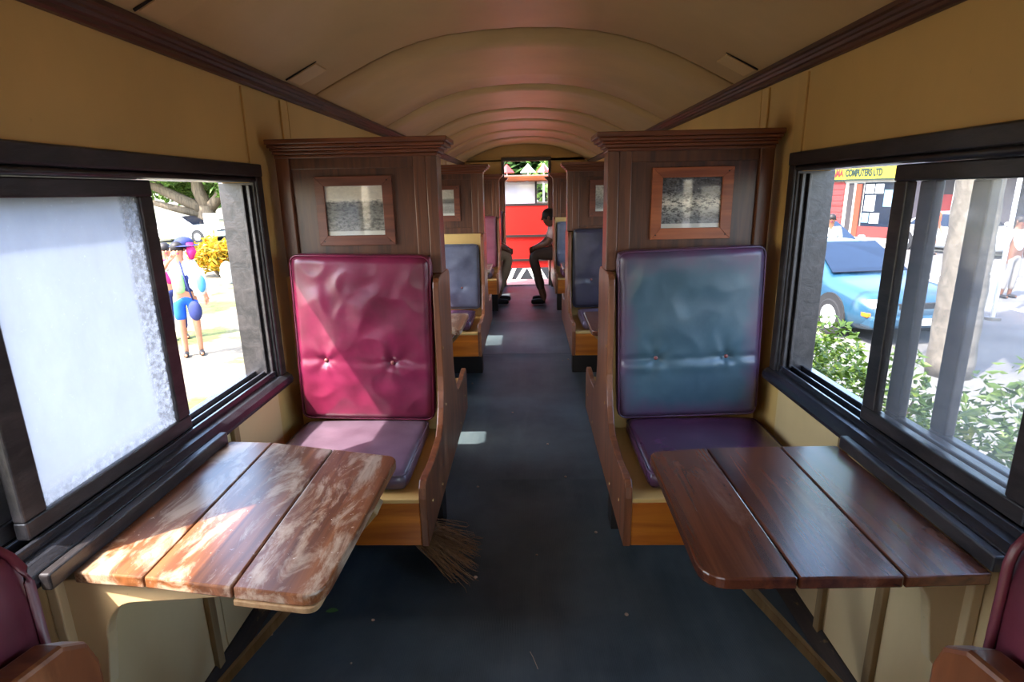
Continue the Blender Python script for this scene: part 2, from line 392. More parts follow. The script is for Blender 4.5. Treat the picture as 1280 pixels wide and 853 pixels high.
# ceiling
CP = [(0.965, 1.855), (0.93, 1.877), (0.85, 1.918), (0.76, 1.962), (0.66, 2.008), (0.56, 2.048), (0.44, 2.083), (0.32, 2.106), (0.16, 2.122), (0.0, 2.127)]
prof = [(-x, z) for x, z in CP] + [(x, z) for x, z in CP[::-1][1:]]
ce = struct('ceiling'); tag(ce, 'arched tan painted ceiling in panels')
seams = [YB, -1.4, 0.1, 1.15 if False else 1.35, 2.71, 4.02, 5.10, 5.85, 6.8, 7.7, YE]
seams = [YB, -1.3, 0.05, 2.71, 4.02, 5.10, 5.85, 6.8, 7.7, YE]
for a, b in zip(seams[:-1], seams[1:]):
    vs, fs = [], []; n = len(prof); rows = 5
    for j in range(rows):
        y = a + 0.015 + (b - a - 0.030) * j / (rows - 1)
        for k, (x, z) in enumerate(prof):
            vs.append((x, y, z + 0.004 * noise.noise((x * 2.5, y * 1.3, 4.0))))
    for j in range(rows - 1):
        for k in range(n - 1): fs.append((j * n + k, j * n + k + 1, (j + 1) * n + k + 1, (j + 1) * n + k))
    o = obj('panel', MB().add(vs, fs), 'ceiling', ce, smooth=True)
    so_ = o.modifiers.new('thick', 'SOLIDIFY'); so_.thickness = 0.012; so_.offset = -1.0
    # make sure the thickness grows upwards
    if o.data.polygons[0].normal.z > 0: so_.offset = 1.0
for y in seams[1:-1]:
    obj('seam_strip', MB().prism([(x, z + 0.010) for x, z in prof] + [(x, z + 0.022) for x, z in prof[::-1]], 'Y', y - 0.03, y + 0.03), 'darkvoid', ce)
up = [(x * 1.10, z + 0.04) for x, z in prof]
obj('roof_shell', MB().prism(up + [(x * 1.12, z + 0.10) for x, z in prof[::-1]], 'Y', YB - 0.1, YE + 0.35), 'darkvoid', ce)
for s, y in ((-1, 2.38), (1, 2.42), (-1, 1.50)):
    vs = [(s * 0.90, y - 0.01, 1.893 - .004), (s * 0.90, y + 0.11, 1.893 - .004), (s * 0.79, y + 0.11, 1.948 - .004), (s * 0.79, y - 0.01, 1.948 - .004)]
    obj('cover_plate', MB().add(vs + [(a, b, c - 0.006) for a, b, c in vs], [(0, 1, 2, 3), (4, 5, 6, 7), (0, 1, 5, 4), (1, 2, 6, 5), (2, 3, 7, 6), (3, 0, 4, 7)]), 'ceiling', ce)
    obj('crack', MB().tube([(s * 0.91, y - 0.014, 1.884), (s * 0.85, y - 0.013, 1.914), (s * 0.785, y - 0.012, 1.947)], [0.004, 0.003, 0.0015], 5), 'darkvoid', ce)

# end walls with doorways
for name, y0, y1 in (('wall_far', YE, YE + 0.06), ('wall_back', YB - 0.06, YB)):
    we = struct(name); tag(we, 'cream end wall with an open doorway' if name == 'wall_far' else 'cream end wall behind the last seats')
    for s in (-1, 1):
        part('panel', we, 'paint', s * 0.35, s * OX, y0, y1, -0.05, 1.9)
    top = [(-OX, 1.9), (OX, 1.9), (OX, 1.93)] + [(x * 1.05, z + 0.03) for x, z in CP] + [(-x * 1.05, z + 0.03) for x, z in CP[::-1][1:]] + [(-OX, 1.93)]
    obj('lintel_panel', MB().prism([(-OX, 1.9)] + top[1:], 'Y', y0, y1), 'paint', we)
dr = struct('door_1'); tag(dr, 'grey-brown frame of the open end doorway')
MT['door'] = plain('door frame paint', (92, 82, 70), 0.5)
for s in (-1, 1): part('jamb', dr, 'door', s * 0.33, s * 0.372, YE - 0.018, YE + 0.075, 0.0, 1.885, bevel=0.004)
part('head', dr, 'door', -0.372, 0.372, YE - 0.018, YE + 0.075, 1.885, 1.94, bevel=0.004)
part('threshold', dr, 'grime_strip', -0.35, 0.35, YE, YE + 0.07, -0.01, 0.012)

# ------------------------------------------------------------------ windows
wi = 0
for bi, (y0, y1) in enumerate(BAYS):
    for side, s in (('left', -1), ('right', 1)):
        wi += 1
        w = struct('window_%d' % wi)
        tag(w, 'black painted sliding window with %s glass' % ('frosted' if s < 0 else 'hazy'))
        B = 'black'
        X = lambda a: s * a
        # casing round the opening
        part('head_casing', w, B, X(0.943), X(WX), y0 - 0.055, y1 + 0.055, 1.518, 1.562, bevel=0.005)
        obj('head_bead', MB().tube([(X(0.957), y0 - 0.01, 1.508), (X(0.957), y1 + 0.01, 1.508)], 0.009, 8), B, w, smooth=True)
        part('head_stop', w, B, X(0.962), X(OX), y0 - 0.01, y1 + 0.01, 1.4995, 1.545, bevel=0.003)
        for ya, yb, q in ((y0 - 0.055, y0 - 0.008, 1), (y1 + 0.008, y1 + 0.055, -1)):
            part('side_casing', w, B, X(0.946), X(WX), ya, yb, 0.76, 1.52, bevel=0.005)
            je = y0 if q > 0 else y1
            part('jamb', w, B, X(0.955), X(1.085), je - 0.02 * (q > 0), je + 0.02 * (q < 0), 0.77, 1.50, bevel=0.003)
            for xa in (0.966, 0.990):
                part('track_strip', w, B, X(xa), X(xa + 0.010), je, je + q * 0.016, 0.79, 1.49, bevel=0.002)
        # sill: rounded nose, sloping top, tracks
        G = 'black_gloss'
        obj('sill', MB().prism([(X(WX), 0.722), (X(0.938), 0.722), (X(0.926), 0.730), (X(0.922), 0.744), (X(0.928), 0.760), (X(0.944), 0.772), (X(0.966), 0.778), (X(1.10), 0.776), (X(1.10), 0.745), (X(WX), 0.74)], 'Y', y0 - 0.06, y1 + 0.06), G, w, bevel=0.002)
        part('sill_track', w, G, X(0.962), X(0.972), y0, y1, 0.776, 0.797, bevel=0.002)
        part('sill_track', w, G, X(1.004), X(1.012), y0, y1, 0.776, 0.795, bevel=0.002)
        part('sill_track', w, G, X(1.042), X(1.052), y0, y1, 0.776, 0.795, bevel=0.002)
        # sashes: (near edge, far edge, x of the sash, glass)
        if bi == 1: sashes = [(0.965, 1.535, 0.974, 'frost'), (0.93, 1.548, 1.014, 'clear')] if s < 0 else [(1.005, 1.568, 0.974, 'hazy'), (0.89, 1.525, 1.014, 'clear'), (0.80, 1.40, 1.052, 'clear')]
        else:
            L = (y1 - y0) / 3
            sashes = [(y0 + L * 0.98, y0 + L * 2.02, 0.974, 'frost' if s < 0 else 'hazy'), (y0 + L * 0.93, y0 + L * 1.97, 1.014, 'clear')]
        for (a, b, x, gm) in sashes:
            sw = 0.056; t = 0.028
            sh = obj('sash', MB().box(X(x), X(x + t), a, b, 0.797, 0.836), B, w, bevel=0.004)
            obj('sash_rail', MB().box(X(x), X(x + t), a, b, 1.456, 1.497), B, sh, bevel=0.004)
            for c0, c1 in ((a, a + sw), (b - sw, b)):
                obj('sash_stile', MB().box(X(x + 0.001), X(x + t - 0.001), c0, c1, 0.836, 1.456), B, sh, bevel=0.004)
            obj('pane', MB().box(X(x + 0.011), X(x + 0.015), a + sw - 0.006, b - sw + 0.006, 0.828, 1.464), gm, sh)

# ------------------------------------------------------------------ seat partitions
SIDE = {-1: 'frosted-window side', 1: 'street side'}
ORD = ['beside the camera end', 'first', 'second', 'third', 'end']
def half_profile():
    return [(0.628, 0.31), (0.635, 0.49), (0.628, 0.525), (0.608, 0.545), (0.575, 0.545), (0.45, 0.532), (0.27, 0.545), (0.225, 0.575), (0.185, 0.63), (0.162, 0.69), (0.152, 0.75), (0.152, 1.100), (0.145, 1.122), (0.125, 1.137), (0.09, 1.143)]
def partition(s, y, label, near=True, far=True):
    r = thing('seat_partition', (s * 0.63, y, 0), label, 'partition', 'panelled seat partitions along the aisle')
    X = lambda a: s * a
    h = half_profile()
    fr = [(y - d, z) for d, z in h] if near else [(y - 0.055, 0.31), (y - 0.055, 1.143)]
    bk = [(y + d, z) for d, z in h][::-1] if far else [(y + 0.055, 1.143), (y + 0.055, 0.31)]
    eb = obj('end_board', MB().prism(fr + bk, 'X', X(0.320), X(0.345)), 'endboard', r, bevel=0.004)
    zz = [(0.30, 0.36), (0.52, 0.42), (-0.30, 0.36), (-0.52, 0.42), (-0.13, 0.86), (0.12, 0.86), (-0.12, 0.62)]
    for d, z in zz:
        if (d < 0 and not near) or (d > 0 and not far): continue
        obj('screw', MB().disc((X(0.320), y + d, z), 'X', 0.006, -s * 0.002, 10), 'brass', eb)
    part('corner_post', r, 'stile', X(0.320), X(0.362), y - 0.058, y + 0.058, 1.143, 1.59, bevel=0.004)
    part('stile', r, 'stile', X(0.362), X(0.410), y - 0.052, y + 0.052, 1.14, 1.59, bevel=0.003)
    part('stile', r, 'stile', X(0.880), X(0.932), y - 0.055, y + 0.055, 1.14, 1.59, bevel=0.004)
    part('panel', r, 'panel', X(0.41), X(0.88), y - 0.038, y + 0.038, 1.17, 1.56)
    part('top_rail', r, 'panel', X(0.41), X(0.88), y - 0.044, y + 0.044, 1.545, 1.59, bevel=0.003)
    part('bottom_rail', r, 'panel', X(0.41), X(0.88), y - 0.05, y + 0.05, 1.138, 1.185, bevel=0.003)
    part('back_board', r, 'paint', X(0.346), X(0.945), y - 0.045, y + 0.045, 0.46, 1.137)
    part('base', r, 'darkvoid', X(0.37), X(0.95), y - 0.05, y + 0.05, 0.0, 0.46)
    # stepped cornice that returns round the aisle end
    steps = [(0.062, 1.585, 1.598), (0.072, 1.598, 1.611), (0.084, 1.611, 1.620), (0.096, 1.620, 1.633), (0.106, 1.633, 1.651)]
    cmb = MB()
    for p, z0, z1 in steps: cmb.box(X(0.320 - (p - 0.058)), X(0.930 + 0.3 * (p - 0.058)), y - p, y + p, z0, z1)
    obj('cornice', cmb, 'cornice', r, bevel=0.0035)
    for q, on in ((-1, near), (1, far)):
        if not on: continue
        part('seat_front', r, 'seatfront', X(0.346), X(0.95), y + q * 0.622, y + q * 0.602, 0.31, 0.468, bevel=0.003)
        part('seat_deck', r, 'paint', X(0.346), X(0.952), y + q * 0.626, y + q * 0.05, 0.469, 0.484, bevel=0.003)
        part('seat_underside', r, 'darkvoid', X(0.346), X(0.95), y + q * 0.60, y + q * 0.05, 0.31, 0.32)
    return r

def cushion(name, w, h, t, mat, label, cat, loc, rot, wrinkle=0.006, buttons=(), res=40, seed=1, creases=(), puff=0.012, group=None, piping=True, radius=0.03):
    """upholstered cushion; local x across, z up, front towards -y, origin at its centre"""
    rad = radius
    def axis(L):
        e = [0, 0.06 * rad, 0.2 * rad, 0.4 * rad, 0.7 * rad, rad]
        n = max(4, int(res * L)); mid = [rad + (L - 2 * rad) * i / n for i in range(1, n)]
        return e + mid + [L - q for q in e[::-1]]
    us, vs_ = axis(w), axis(h); nu, nv = len(us), len(vs_)
    def shape(u, v):
        d = min(u, w - u, v, h - v); k = min(1, max(0, d / rad)); f = math.sqrt(max(0, 1 - (1 - k) ** 2))
        x, z = u - w / 2, v - h / 2
        # round the corners of the outline
        cr = 0.05; ax, az = abs(x) - (w / 2 - cr), abs(z) - (h / 2 - cr)
        if ax > 0 and az > 0:
            m = max(ax, az); L = math.hypot(ax, az)
            if L > 0:
                g = m / L; ax *= g * 0.55 + 0.45; az *= g * 0.55 + 0.45
                x = math.copysign(w / 2 - cr + ax, x); z = math.copysign(h / 2 - cr + az, z)
        return x, z, f, min(1, d / 0.12)
    V, F = [], []
    for fb in (0, 1):
        for j in range(nv):
            for i in range(nu):
                x, z, f, inn = shape(us[i], vs_[j])
                y = (t / 2) * f
                if fb == 0:
                    dsp = puff * math.sin(math.pi * us[i] / w) ** 0.6 * math.sin(math.pi * vs_[j] / h) ** 0.6 if 0 < us[i] < w and 0 < vs_[j] < h else 0
                    nv3 = Vector((x * 5 + seed * 3.1, z * 5, seed))
                    dsp += wrinkle * inn * (noise.noise(nv3) + 0.8 * (0.5 - abs(noise.noise(nv3 * 2.1))) )
                    # drag folds running from a corner
                    dsp += wrinkle * 1.1 * inn * math.sin((z - x * 0.9) * 24 + 4 * noise.noise((x * 4, z * 4, seed + 5))) * max(0, noise.noise((x * 3 + 7, z * 3, seed + 9.0)))
                    for bx, bz in buttons:
                        dx, dz = x - bx, z - bz; d = math.hypot(dx, dz)
                        dsp -= 0.011 * math.exp(-(d / 0.02) ** 2) + 0.005 * math.exp(-(d / 0.06) ** 2)
                        dsp += 0.0024 * math.sin(5 * math.atan2(dz, dx) + seed) * math.exp(-((d - 0.045) / 0.045) ** 2)
                    for cz, amp in creases:
                        zz = cz + 0.012 * noise.noise((x * 6, seed, 1.0))
                        dsp -= amp * math.exp(-((z - zz) / 0.014) ** 2) * (0.6 + 0.5 * noise.noise((x * 9, 3.0, seed)))
                        dsp += amp * 0.5 * math.exp(-((z - zz + 0.035) / 0.02) ** 2)
                    y = -(y + dsp * (f ** 2))
                V.append((x, y, z))
    n = nu * nv
    for j in range(nv - 1):
        for i in range(nu - 1):
            a = j * nu + i
            F.append((a, a + 1, a + nu + 1, a + nu)); F.append((n + a, n + a + nu, n + a + nu + 1, n + a + 1))
    me = bpy.data.meshes.new(name); me.from_pydata(V, [], F)
    bm = bmesh.new(); bm.from_mesh(me); bmesh.ops.remove_doubles(bm, verts=bm.verts, dist=1e-5); bmesh.ops.recalc_face_normals(bm, faces=bm.faces); bm.to_mesh(me); bm.free()
    for p in me.polygons: p.use_smooth = True
    me.materials.append(MT[mat])
    o = bpy.data.objects.new(name, me); col.objects.link(o); o.location = loc; o.rotation_euler = rot
    tag(o, label, cat, group)
    for bx, bz in buttons:
        b = bpy.data.objects.new('button', MB().ball((bx, -(t / 2 + puff - 0.008), bz), (0.008, 0.005, 0.008)).mesh('button')); col.objects.link(b); b.parent = o
        b.data.materials.append(MT['button'])
        for p in b.data.polygons: p.use_smooth = True
    if piping:
        q = rad * 0.45; a, c = w / 2 - q * 0.4, h / 2 - q * 0.4; k = 0.03
        pts = []
        for cx, cz, st in ((a - k, c - k, 0), (-a + k, c - k, 90), (-a + k, -c + k, 180), (a - k, -c + k, 270)):
            for i in range(5):
                an = R(st + 22.5 * i); pts.append((cx + k * math.cos(an), -t / 2 * 0.72, cz + k * math.sin(an)))
        p = bpy.data.objects.new('piping', MB().tube(pts, 0.0035, 6, close=True).mesh('piping')); col.objects.link(p); p.parent = o
        p.data.materials.append(MT[mat])
        for f in p.data.polygons: f.use_smooth = True
    return o

part_lbl = {
 (-1, 0): 'brown seat partition nearest the frosted window with its end post capped by worn wood',
 (1, 0): 'brown seat partition at the street-side table, opposite the teal cushion',
 (-1, 1): 'brown panelled partition behind the bright maroon back cushion',
 (1, 1): 'brown panelled partition behind the teal back cushion',
 (-1, 2): 'brown panelled partition with cream gap above a slate grey cushion',
 (1, 2): 'brown panelled partition behind the charcoal back cushion, street side',
 (-1, 3): 'brown panelled partition behind the faded brick-red cushion',
 (1, 3): 'brown panelled partition by the seated person in pale top',
}
part_lbl[(-1, 0)] = 'brown seat partition facing the bright maroon cushion across the worn table'
part_lbl[(1, 0)] = 'brown seat partition facing the teal cushion across the dark table'
for i, y in enumerate(PY):
    for s in (-1, 1): partition(s, y, part_lbl[(s, i)])
for s in (-1, 1): partition(s, 8.855, 'brown partition against the end wall %s' % ('behind the person in beige trousers' if s < 0 else 'past the seated person in pale top'), near=True, far=False)

# back and seat cushions
SEATG, BACKG = 'seat cushions', 'back cushions'
# first row facing the camera
cushion('back_cushion', 0.543, 0.668, 0.085, 'v_maroon', 'glossy bright maroon vinyl back cushion beside the frosted window', 'cushion', (-0.628, 2.175, 0.896), (0, R(1.6), 0), 0.015, ((-0.150, -0.080), (0.112, -0.085)), 130, 3, ((-0.082, 0.004),), group=BACKG)
cushion('back_cushion', 0.552, 0.670, 0.085, 'v_teal', 'blue-green vinyl back cushion with purple worn edges and two buttons', 'cushion', (0.636, 2.175, 0.899), (0, R(-1.6), 0), 0.006, ((-0.130, -0.080), (0.138, -0.083)), 130, 8, ((-0.085, 0.010),), group=BACKG)
cushion('seat_cushion', 0.515, 0.475, 0.07, 'v_plum', 'plum grey vinyl seat cushion under the bright maroon back', 'cushion', (-0.645, 1.930, 0.521), (R(-90), 0, 0), 0.003, (), 60, 4, group=SEATG)
cushion('seat_cushion', 0.525, 0.48, 0.07, 'v_plumred', 'dark purple vinyl seat cushion under the teal back', 'cushion', (0.665, 1.933, 0.521), (R(-90), 0, 0), 0.003, (), 60, 5, group=SEATG)
rows = [  # (s, partition index, q: -1 faces the camera end, +1 faces the doorway, back, seat, colours in words, top of back)
 (-1, 0, 1, 'v_old', 'v_plum', 'dull maroon vinyl %s cushion across the worn table from the bright maroon seat', 1.21),
 (1, 0, 1, 'v_old', 'v_plumred', 'dull maroon vinyl %s cushion across the dark table from the teal seat', 1.226),
 (-1, 1, 1, 'v_old', 'v_plum', 'plum vinyl %s cushion hidden behind the bright maroon seat', 1.2),
 (1, 1, 1, 'v_slate', 'v_plumred', 'dark vinyl %s cushion hidden behind the teal seat', 1.2),
 (-1, 2, -1, 'v_slate', 'v_plumred', 'slate-grey row %s cushion on frosted-window side, second booth', 1.065),
 (1, 2, -1, 'v_dark', 'v_plum', 'charcoal row %s cushion on street side, second booth', 1.165),
 (-1, 2, 1, 'v_brick', 'v_plum', '%s cushion behind the slate grey seat', 1.17),
 (1, 2, 1, 'v_dark', 'v_plum', '%s cushion behind the charcoal seat', 1.17),
 (-1, 3, -1, 'v_brick', 'v_plum', 'faded brick-red row %s cushion, third booth on frosted-window side', 1.17),
 (1, 3, -1, 'v_slate', 'v_old', 'blue-grey row %s cushion, third booth on street side', 1.09),
 (-1, 3, 1, 'v_brick', 'v_plum', '%s cushion of the person in beige trousers', 1.17),
 (1, 3, 1, 'v_slate', 'v_plum', '%s cushion of the seated person in pale top', 1.12),
 (-1, 4, -1, 'v_old', 'v_plum', '%s cushion by the end doorway, frosted-window side', 1.17),
 (1, 4, -1, 'v_old', 'v_plum', '%s cushion by the end doorway, street side', 1.17),
]
PYX = PY + [8.855]
for n, (s, i, q, bm_, sm_, words, top) in enumerate(rows):
    y = PYX[i]; z0 = 0.556; hh = top - z0
    rz = 0 if q < 0 else math.pi
    bx = s * (0.632 if i else 0.622); yo = 0.098 if i else 0.115
    cushion('back_cushion', 0.545, hh, 0.085, bm_, (words % 'back').strip(), 'cushion', (bx, y + q * yo, z0 + hh / 2), (0, 0, rz), 0.006, ((-0.13, -0.08), (0.13, -0.08)) if i < 3 else (), 46, 11 + n, ((-0.08, 0.005),), group=BACKG)
    cushion('seat_cushion', 0.52, 0.45, 0.07, sm_, (words % 'seat').strip(), 'cushion', (s * 0.655, y + q * 0.37, 0.521), (R(-90), 0, 0), 0.003, (), 26, 31 + n, group=SEATG)

# ------------------------------------------------------------------ framed photographs
def photo_mat(name, kind, seed):
    t = NT(name)
    tc = t.n('TexCoord'); sp = t.n('SeparateXYZ'); t.l(tc.outputs['Generated'], sp.inputs[0])
    v = sp.outputs['Z']
    mp = t.n('Mapping'); t.l(tc.outputs['Generated'], mp.inputs['Vector']); t.set(mp, 'Location', (seed, seed * 2, seed * 3))
    t.set(mp, 'Scale', (1, 1, 1.6))
    n1 = t.noise(mp.outputs[0], 13, 8, 0.8); n2 = t.noise(mp.outputs[0], 26, 6, 0.7)
    if kind == 'field':
        base = t.ramp(v, [(0.0, (120, 116, 104)), (0.3, (96, 94, 86)), (0.55, (70, 70, 66)), (0.66, (104, 102, 94)), (0.72, (214, 210, 194)), (1.0, (222, 218, 202))])
        tex = t.ramp(n1, [(0.42, W4(0.2)), (0.57, W4(1.8))])
        low = t.ramp(v, [(0.68, W4(1)), (0.74, W4(0.12))])
        c = t.mix(low, base, t.mix(1.0, base, tex, 'MULTIPLY'))
    elif kind == 'crowd':
        base = t.ramp(v, [(0.0, (96, 96, 92)), (0.2, (70, 70, 70)), (0.34, (128, 126, 118)), (0.5, (196, 190, 172)), (0.62, (120, 118, 110)), (0.72, (52, 54, 58)), (1.0, (40, 42, 46))])
        tex = t.ramp(n1, [(0.45, W4(0.03)), (0.53, W4(1.9))])
        c = t.mix(0.95, base, tex, 'MULTIPLY')
        c = t.mix(t.ramp(n2, [(0.62, W4(0)), (0.67, W4(0.7))]), c, L3(205, 200, 186))
    elif kind == 'river':
        base = t.ramp(v, [(0.0, (150, 148, 136)), (0.22, (120, 118, 108)), (0.42, (150, 148, 138)), (0.5, (62, 62, 60)), (0.62, (92, 90, 84)), (0.68, (176, 172, 156)), (1.0, (190, 186, 170))])
        tex = t.ramp(n1, [(0.36, W4(0.55)), (0.6, W4(1.2))]); c = t.mix(0.7, base, tex, 'MULTIPLY')
    else:
        base = t.ramp(v, [(0.0, (170, 166, 150)), (0.3, (92, 92, 88)), (0.5, (140, 138, 128)), (0.8, (188, 184, 168))])
        tex = t.ramp(n1, [(0.4, W4(0.15)), (0.55, W4(1.2))]); c = t.mix(0.8, base, tex, 'MULTIPLY')
    c = t.mix(t.ramp(v, [(0.095, W4(1)), (0.105, W4(0))]), c, L3(206, 202, 186))
    gm = t.n('Gamma'); t.set(gm, 'Gamma', 0.72); t.l(c, gm.inputs[0])
    return t.done(t.bsdf(gm.outputs[0], 0.35, 0.4))
def picture(s, y, x0, x1, z0, z1, px0, px1, pz0, pz1, wood_m, pm, label):
    yf = y - 0.038
    r = thing('picture_frame', ((x0 + x1) / 2, yf, z0), label, 'picture', 'framed black and white photographs')
    for nm, poly in (('frame_rail', [(x0, z0), (x1, z0), (px1, pz0), (px0, pz0)]), ('frame_rail', [(x0, z1), (x1, z1), (px1, pz1), (px0, pz1)]),
                     ('frame_stile', [(x0, z0), (x0, z1), (px0, pz1), (px0, pz0)]), ('frame_stile', [(x1, z0), (x1, z1), (px1, pz1), (px1, pz0)])):
        obj(nm, MB().prism(poly, 'Y', yf - 0.016, yf), wood_m, r, bevel=0.0015)
    obj('photograph', MB().box(px0 - 0.003, px1 + 0.003, yf - 0.006, yf - 0.002, pz0 - 0.003, pz1 + 0.003), pm, r)
    obj('glass', MB().box(px0 - 0.003, px1 + 0.003, yf - 0.0095, yf - 0.008, pz0 - 0.003, pz1 + 0.003), 'picture_glass', r)
    for sx, sz in ((x0 + 0.02, z0 + 0.016), (x1 - 0.02, z0 + 0.016), (x1 - 0.02, z1 - 0.016)):
        obj('nail_hole', MB().disc((sx, yf - 0.0158, sz), 'Y', 0.003, -0.0006, 8), 'darkvoid', r)
    return r
picture(-1, PY[1], -0.792, -0.494, 1.258, 1.518, -0.757, -0.534, 1.296, 1.482, 'frame_dull', photo_mat('photo of a field', 'field', 1.3), 'framed black and white photo of a field above the maroon cushion')
picture(1, PY[1], 0.487, 0.790, 1.260, 1.525, 0.527, 0.749, 1.302, 1.488, 'frame_red', photo_mat('photo of a crowd', 'crowd', 4.1), 'reddish framed black and white photo of a crowded shed above teal cushion')
picture(-1, PY[2], -0.790, -0.500, 1.235, 1.500, -0.752, -0.545, 1.278, 1.470, 'frame_dull', photo_mat('photo of a river', 'river', 2.2), 'framed photo of water above the slate grey cushion')
picture(1, PY[2], 0.490, 0.790, 1.250, 1.522, 0.535, 0.750, 1.290, 1.482, 'frame_dull', photo_mat('photo of figures', 'figures', 6.0), 'framed pale photo above the charcoal cushion')

# ------------------------------------------------------------------ tables
def round_poly(pts, radii, n=6):
    out = []
    m = len(pts)
    for i in range(m):
        p, a, b = Vector(pts[i]), Vector(pts[i - 1]), Vector(pts[(i + 1) % m]); r = radii[i]
        if r <= 0: out.append(tuple(p)); continue
        u, v = (a - p).normalized(), (b - p).normalized()
        for k in range(n + 1):
            t = k / n; q = p + u * r * (1 - t) ** 2 + v * r * t ** 2
            out.append(tuple(q))
    return out
def table(s, planks, zt, mat, label, bracket_y, brace_y, worn):
    """planks: list of four-corner outlines (near wall, near aisle, far aisle, far wall) with corner radii"""
    xs = [p[0] for pl, _ in planks for p in pl]; ysx = [p[1] for pl, _ in planks for p in pl]
    r = thing('folding_table', (s * 0.9, sum(ysx) / len(ysx), 0.3), label, 'table', 'small wall tables between facing seats')
    for pl, rad in planks:
        obj('plank', MB().prism(round_poly(pl, rad), 'Z', zt - 0.026, zt), mat, r, bevel=0.004)
    X = lambda a: s * a
    y0, y1 = min(ysx), max(ysx)
    part('cross_batten', r, 'worn_paint', X(0.40), X(0.90), brace_y - 0.03, brace_y + 0.03, zt - 0.062, zt - 0.040, bevel=0.003)
    # curved wall bracket
    zb = zt - 0.027; cur = []
    for k in range(9):
        a = R(90 * k / 8)      # from the arm into the leg
        cur.append((X(0.80 + 0.075 * math.sin(a)), zb - 0.055 - 0.10 * (1 - math.cos(a))))
    poly = [(X(0.955), zb), (X(0.605), zb), (X(0.605), zb - 0.022), (X(0.625), zb - 0.042)] + cur + [(X(0.895), zb - 0.27), (X(0.915), zb - 0.29), (X(0.955), zb - 0.29)]
    obj('bracket', MB().prism(poly, 'Y', bracket_y - 0.014, bracket_y + 0.014), 'worn_paint', r, bevel=0.003)
    part('bracket_backing', r, 'worn_paint', X(0.940), X(0.962), bracket_y - 0.035, bracket_y + 0.035, 0.06, zb, bevel=0.003)
    # diagonal strut from the aisle end down to the wall
    a, b = Vector((X(0.375), 0, zt - 0.05)), Vector((X(0.952), 0, 0.012)); d = (b - a).normalized(); nrm = Vector((-d.z, 0, d.x)) * 0.010
    yv = Vector((0, 0.033, 0))
    vs = [p + yv * e + nrm * f + Vector((0, brace_y, 0)) for p in (a, b) for e, f in ((-1, -1), (1, -1), (1, 1), (-1, 1))]
    obj('strut', MB().add(vs, [(0, 1, 2, 3), (4, 5, 6, 7), (0, 1, 5, 4), (1, 2, 6, 5), (2, 3, 7, 6), (3, 0, 4, 7)]), 'batten', r, bevel=0.002)
    # black ledge where the table meets the sill
    part('ledge_strip', r, 'black', X(0.902), X(0.924), y0 + 0.02, y1 - 0.005, zt - 0.002, zt + 0.034, bevel=0.004)
    return r
g = 0.0016
table(-1, [
    ([(-0.905, 0.967), (-0.750 - g, 0.951), (-0.764 - g, 1.578), (-0.905, 1.587)], (0.004, 0, 0, 0.01)),
    ([(-0.750 + g, 0.951), (-0.556 - g, 0.921), (-0.562 - g, 1.528), (-0.764 + g, 1.578)], (0, 0, 0, 0)),
    ([(-0.556 + g, 0.921), (-0.374, 0.893), (-0.358, 1.478), (-0.562 + g, 1.528)], (0, 0.055, 0.035, 0))], 0.725, 'table_worn', 'worn scratched wooden table of three planks under the frosted window', 0.992, 1.30, True)
table(1, [
    ([(0.900, 0.963), (0.733 + g, 0.955), (0.737 + g, 1.529), (0.900, 1.532)], (0.004, 0, 0, 0.01)),
    ([(0.733 - g, 0.955), (0.530 + g, 0.950), (0.526 + g, 1.522), (0.737 - g, 1.529)], (0, 0, 0, 0)),
    ([(0.530 - g, 0.950), (0.348, 0.948), (0.356, 1.498), (0.526 - g, 1.522)], (0, 0.06, 0.035, 0))], 0.725, 'table_dark', 'dark polished wooden table of three planks under the hazy window', 1.075, 1.30, False)
tw_ = [o for o in col.objects if o.name == 'folding_table'][0]
MT['ply'] = wood('pale under board', L3(150, 112, 70), L3(206, 170, 122), 'Y', 0.6, 0.0)
obj('under_board', MB().prism(round_poly([(-0.556, 0.918), (-0.385, 0.892), (-0.368, 1.474), (-0.562, 1.524)], (0, 0.03, 0.03, 0)), 'Z', 0.686, 0.6985), MT['ply'], tw_, bevel=0.002)
for s, ya, yb, lab in ((-1, 2.99, 3.45, 'small brown table before the slate grey cushion'), (1, 2.93, 3.45, 'small brown table before the charcoal cushion'),
                       (-1, 5.45, 5.95, 'small wooden table before the faded brick-red cushion'), (1, 5.45, 5.95, 'small wooden table before the blue-grey cushion')):
    pls = []
    for a, b in ((0.90, 0.735 + g), (0.735 - g, 0.545 + g), (0.545 - g, 0.352)):
        pls.append(([(s * a, ya), (s * b, ya), (s * b, yb), (s * a, yb)], (0, 0.04 if b < 0.4 else 0, 0.04 if b < 0.4 else 0, 0)))
    table(s, pls, 0.725, 'table_worn' if s < 0 else 'table_dark', lab, ya + 0.06, (ya + yb) / 2, s < 0)

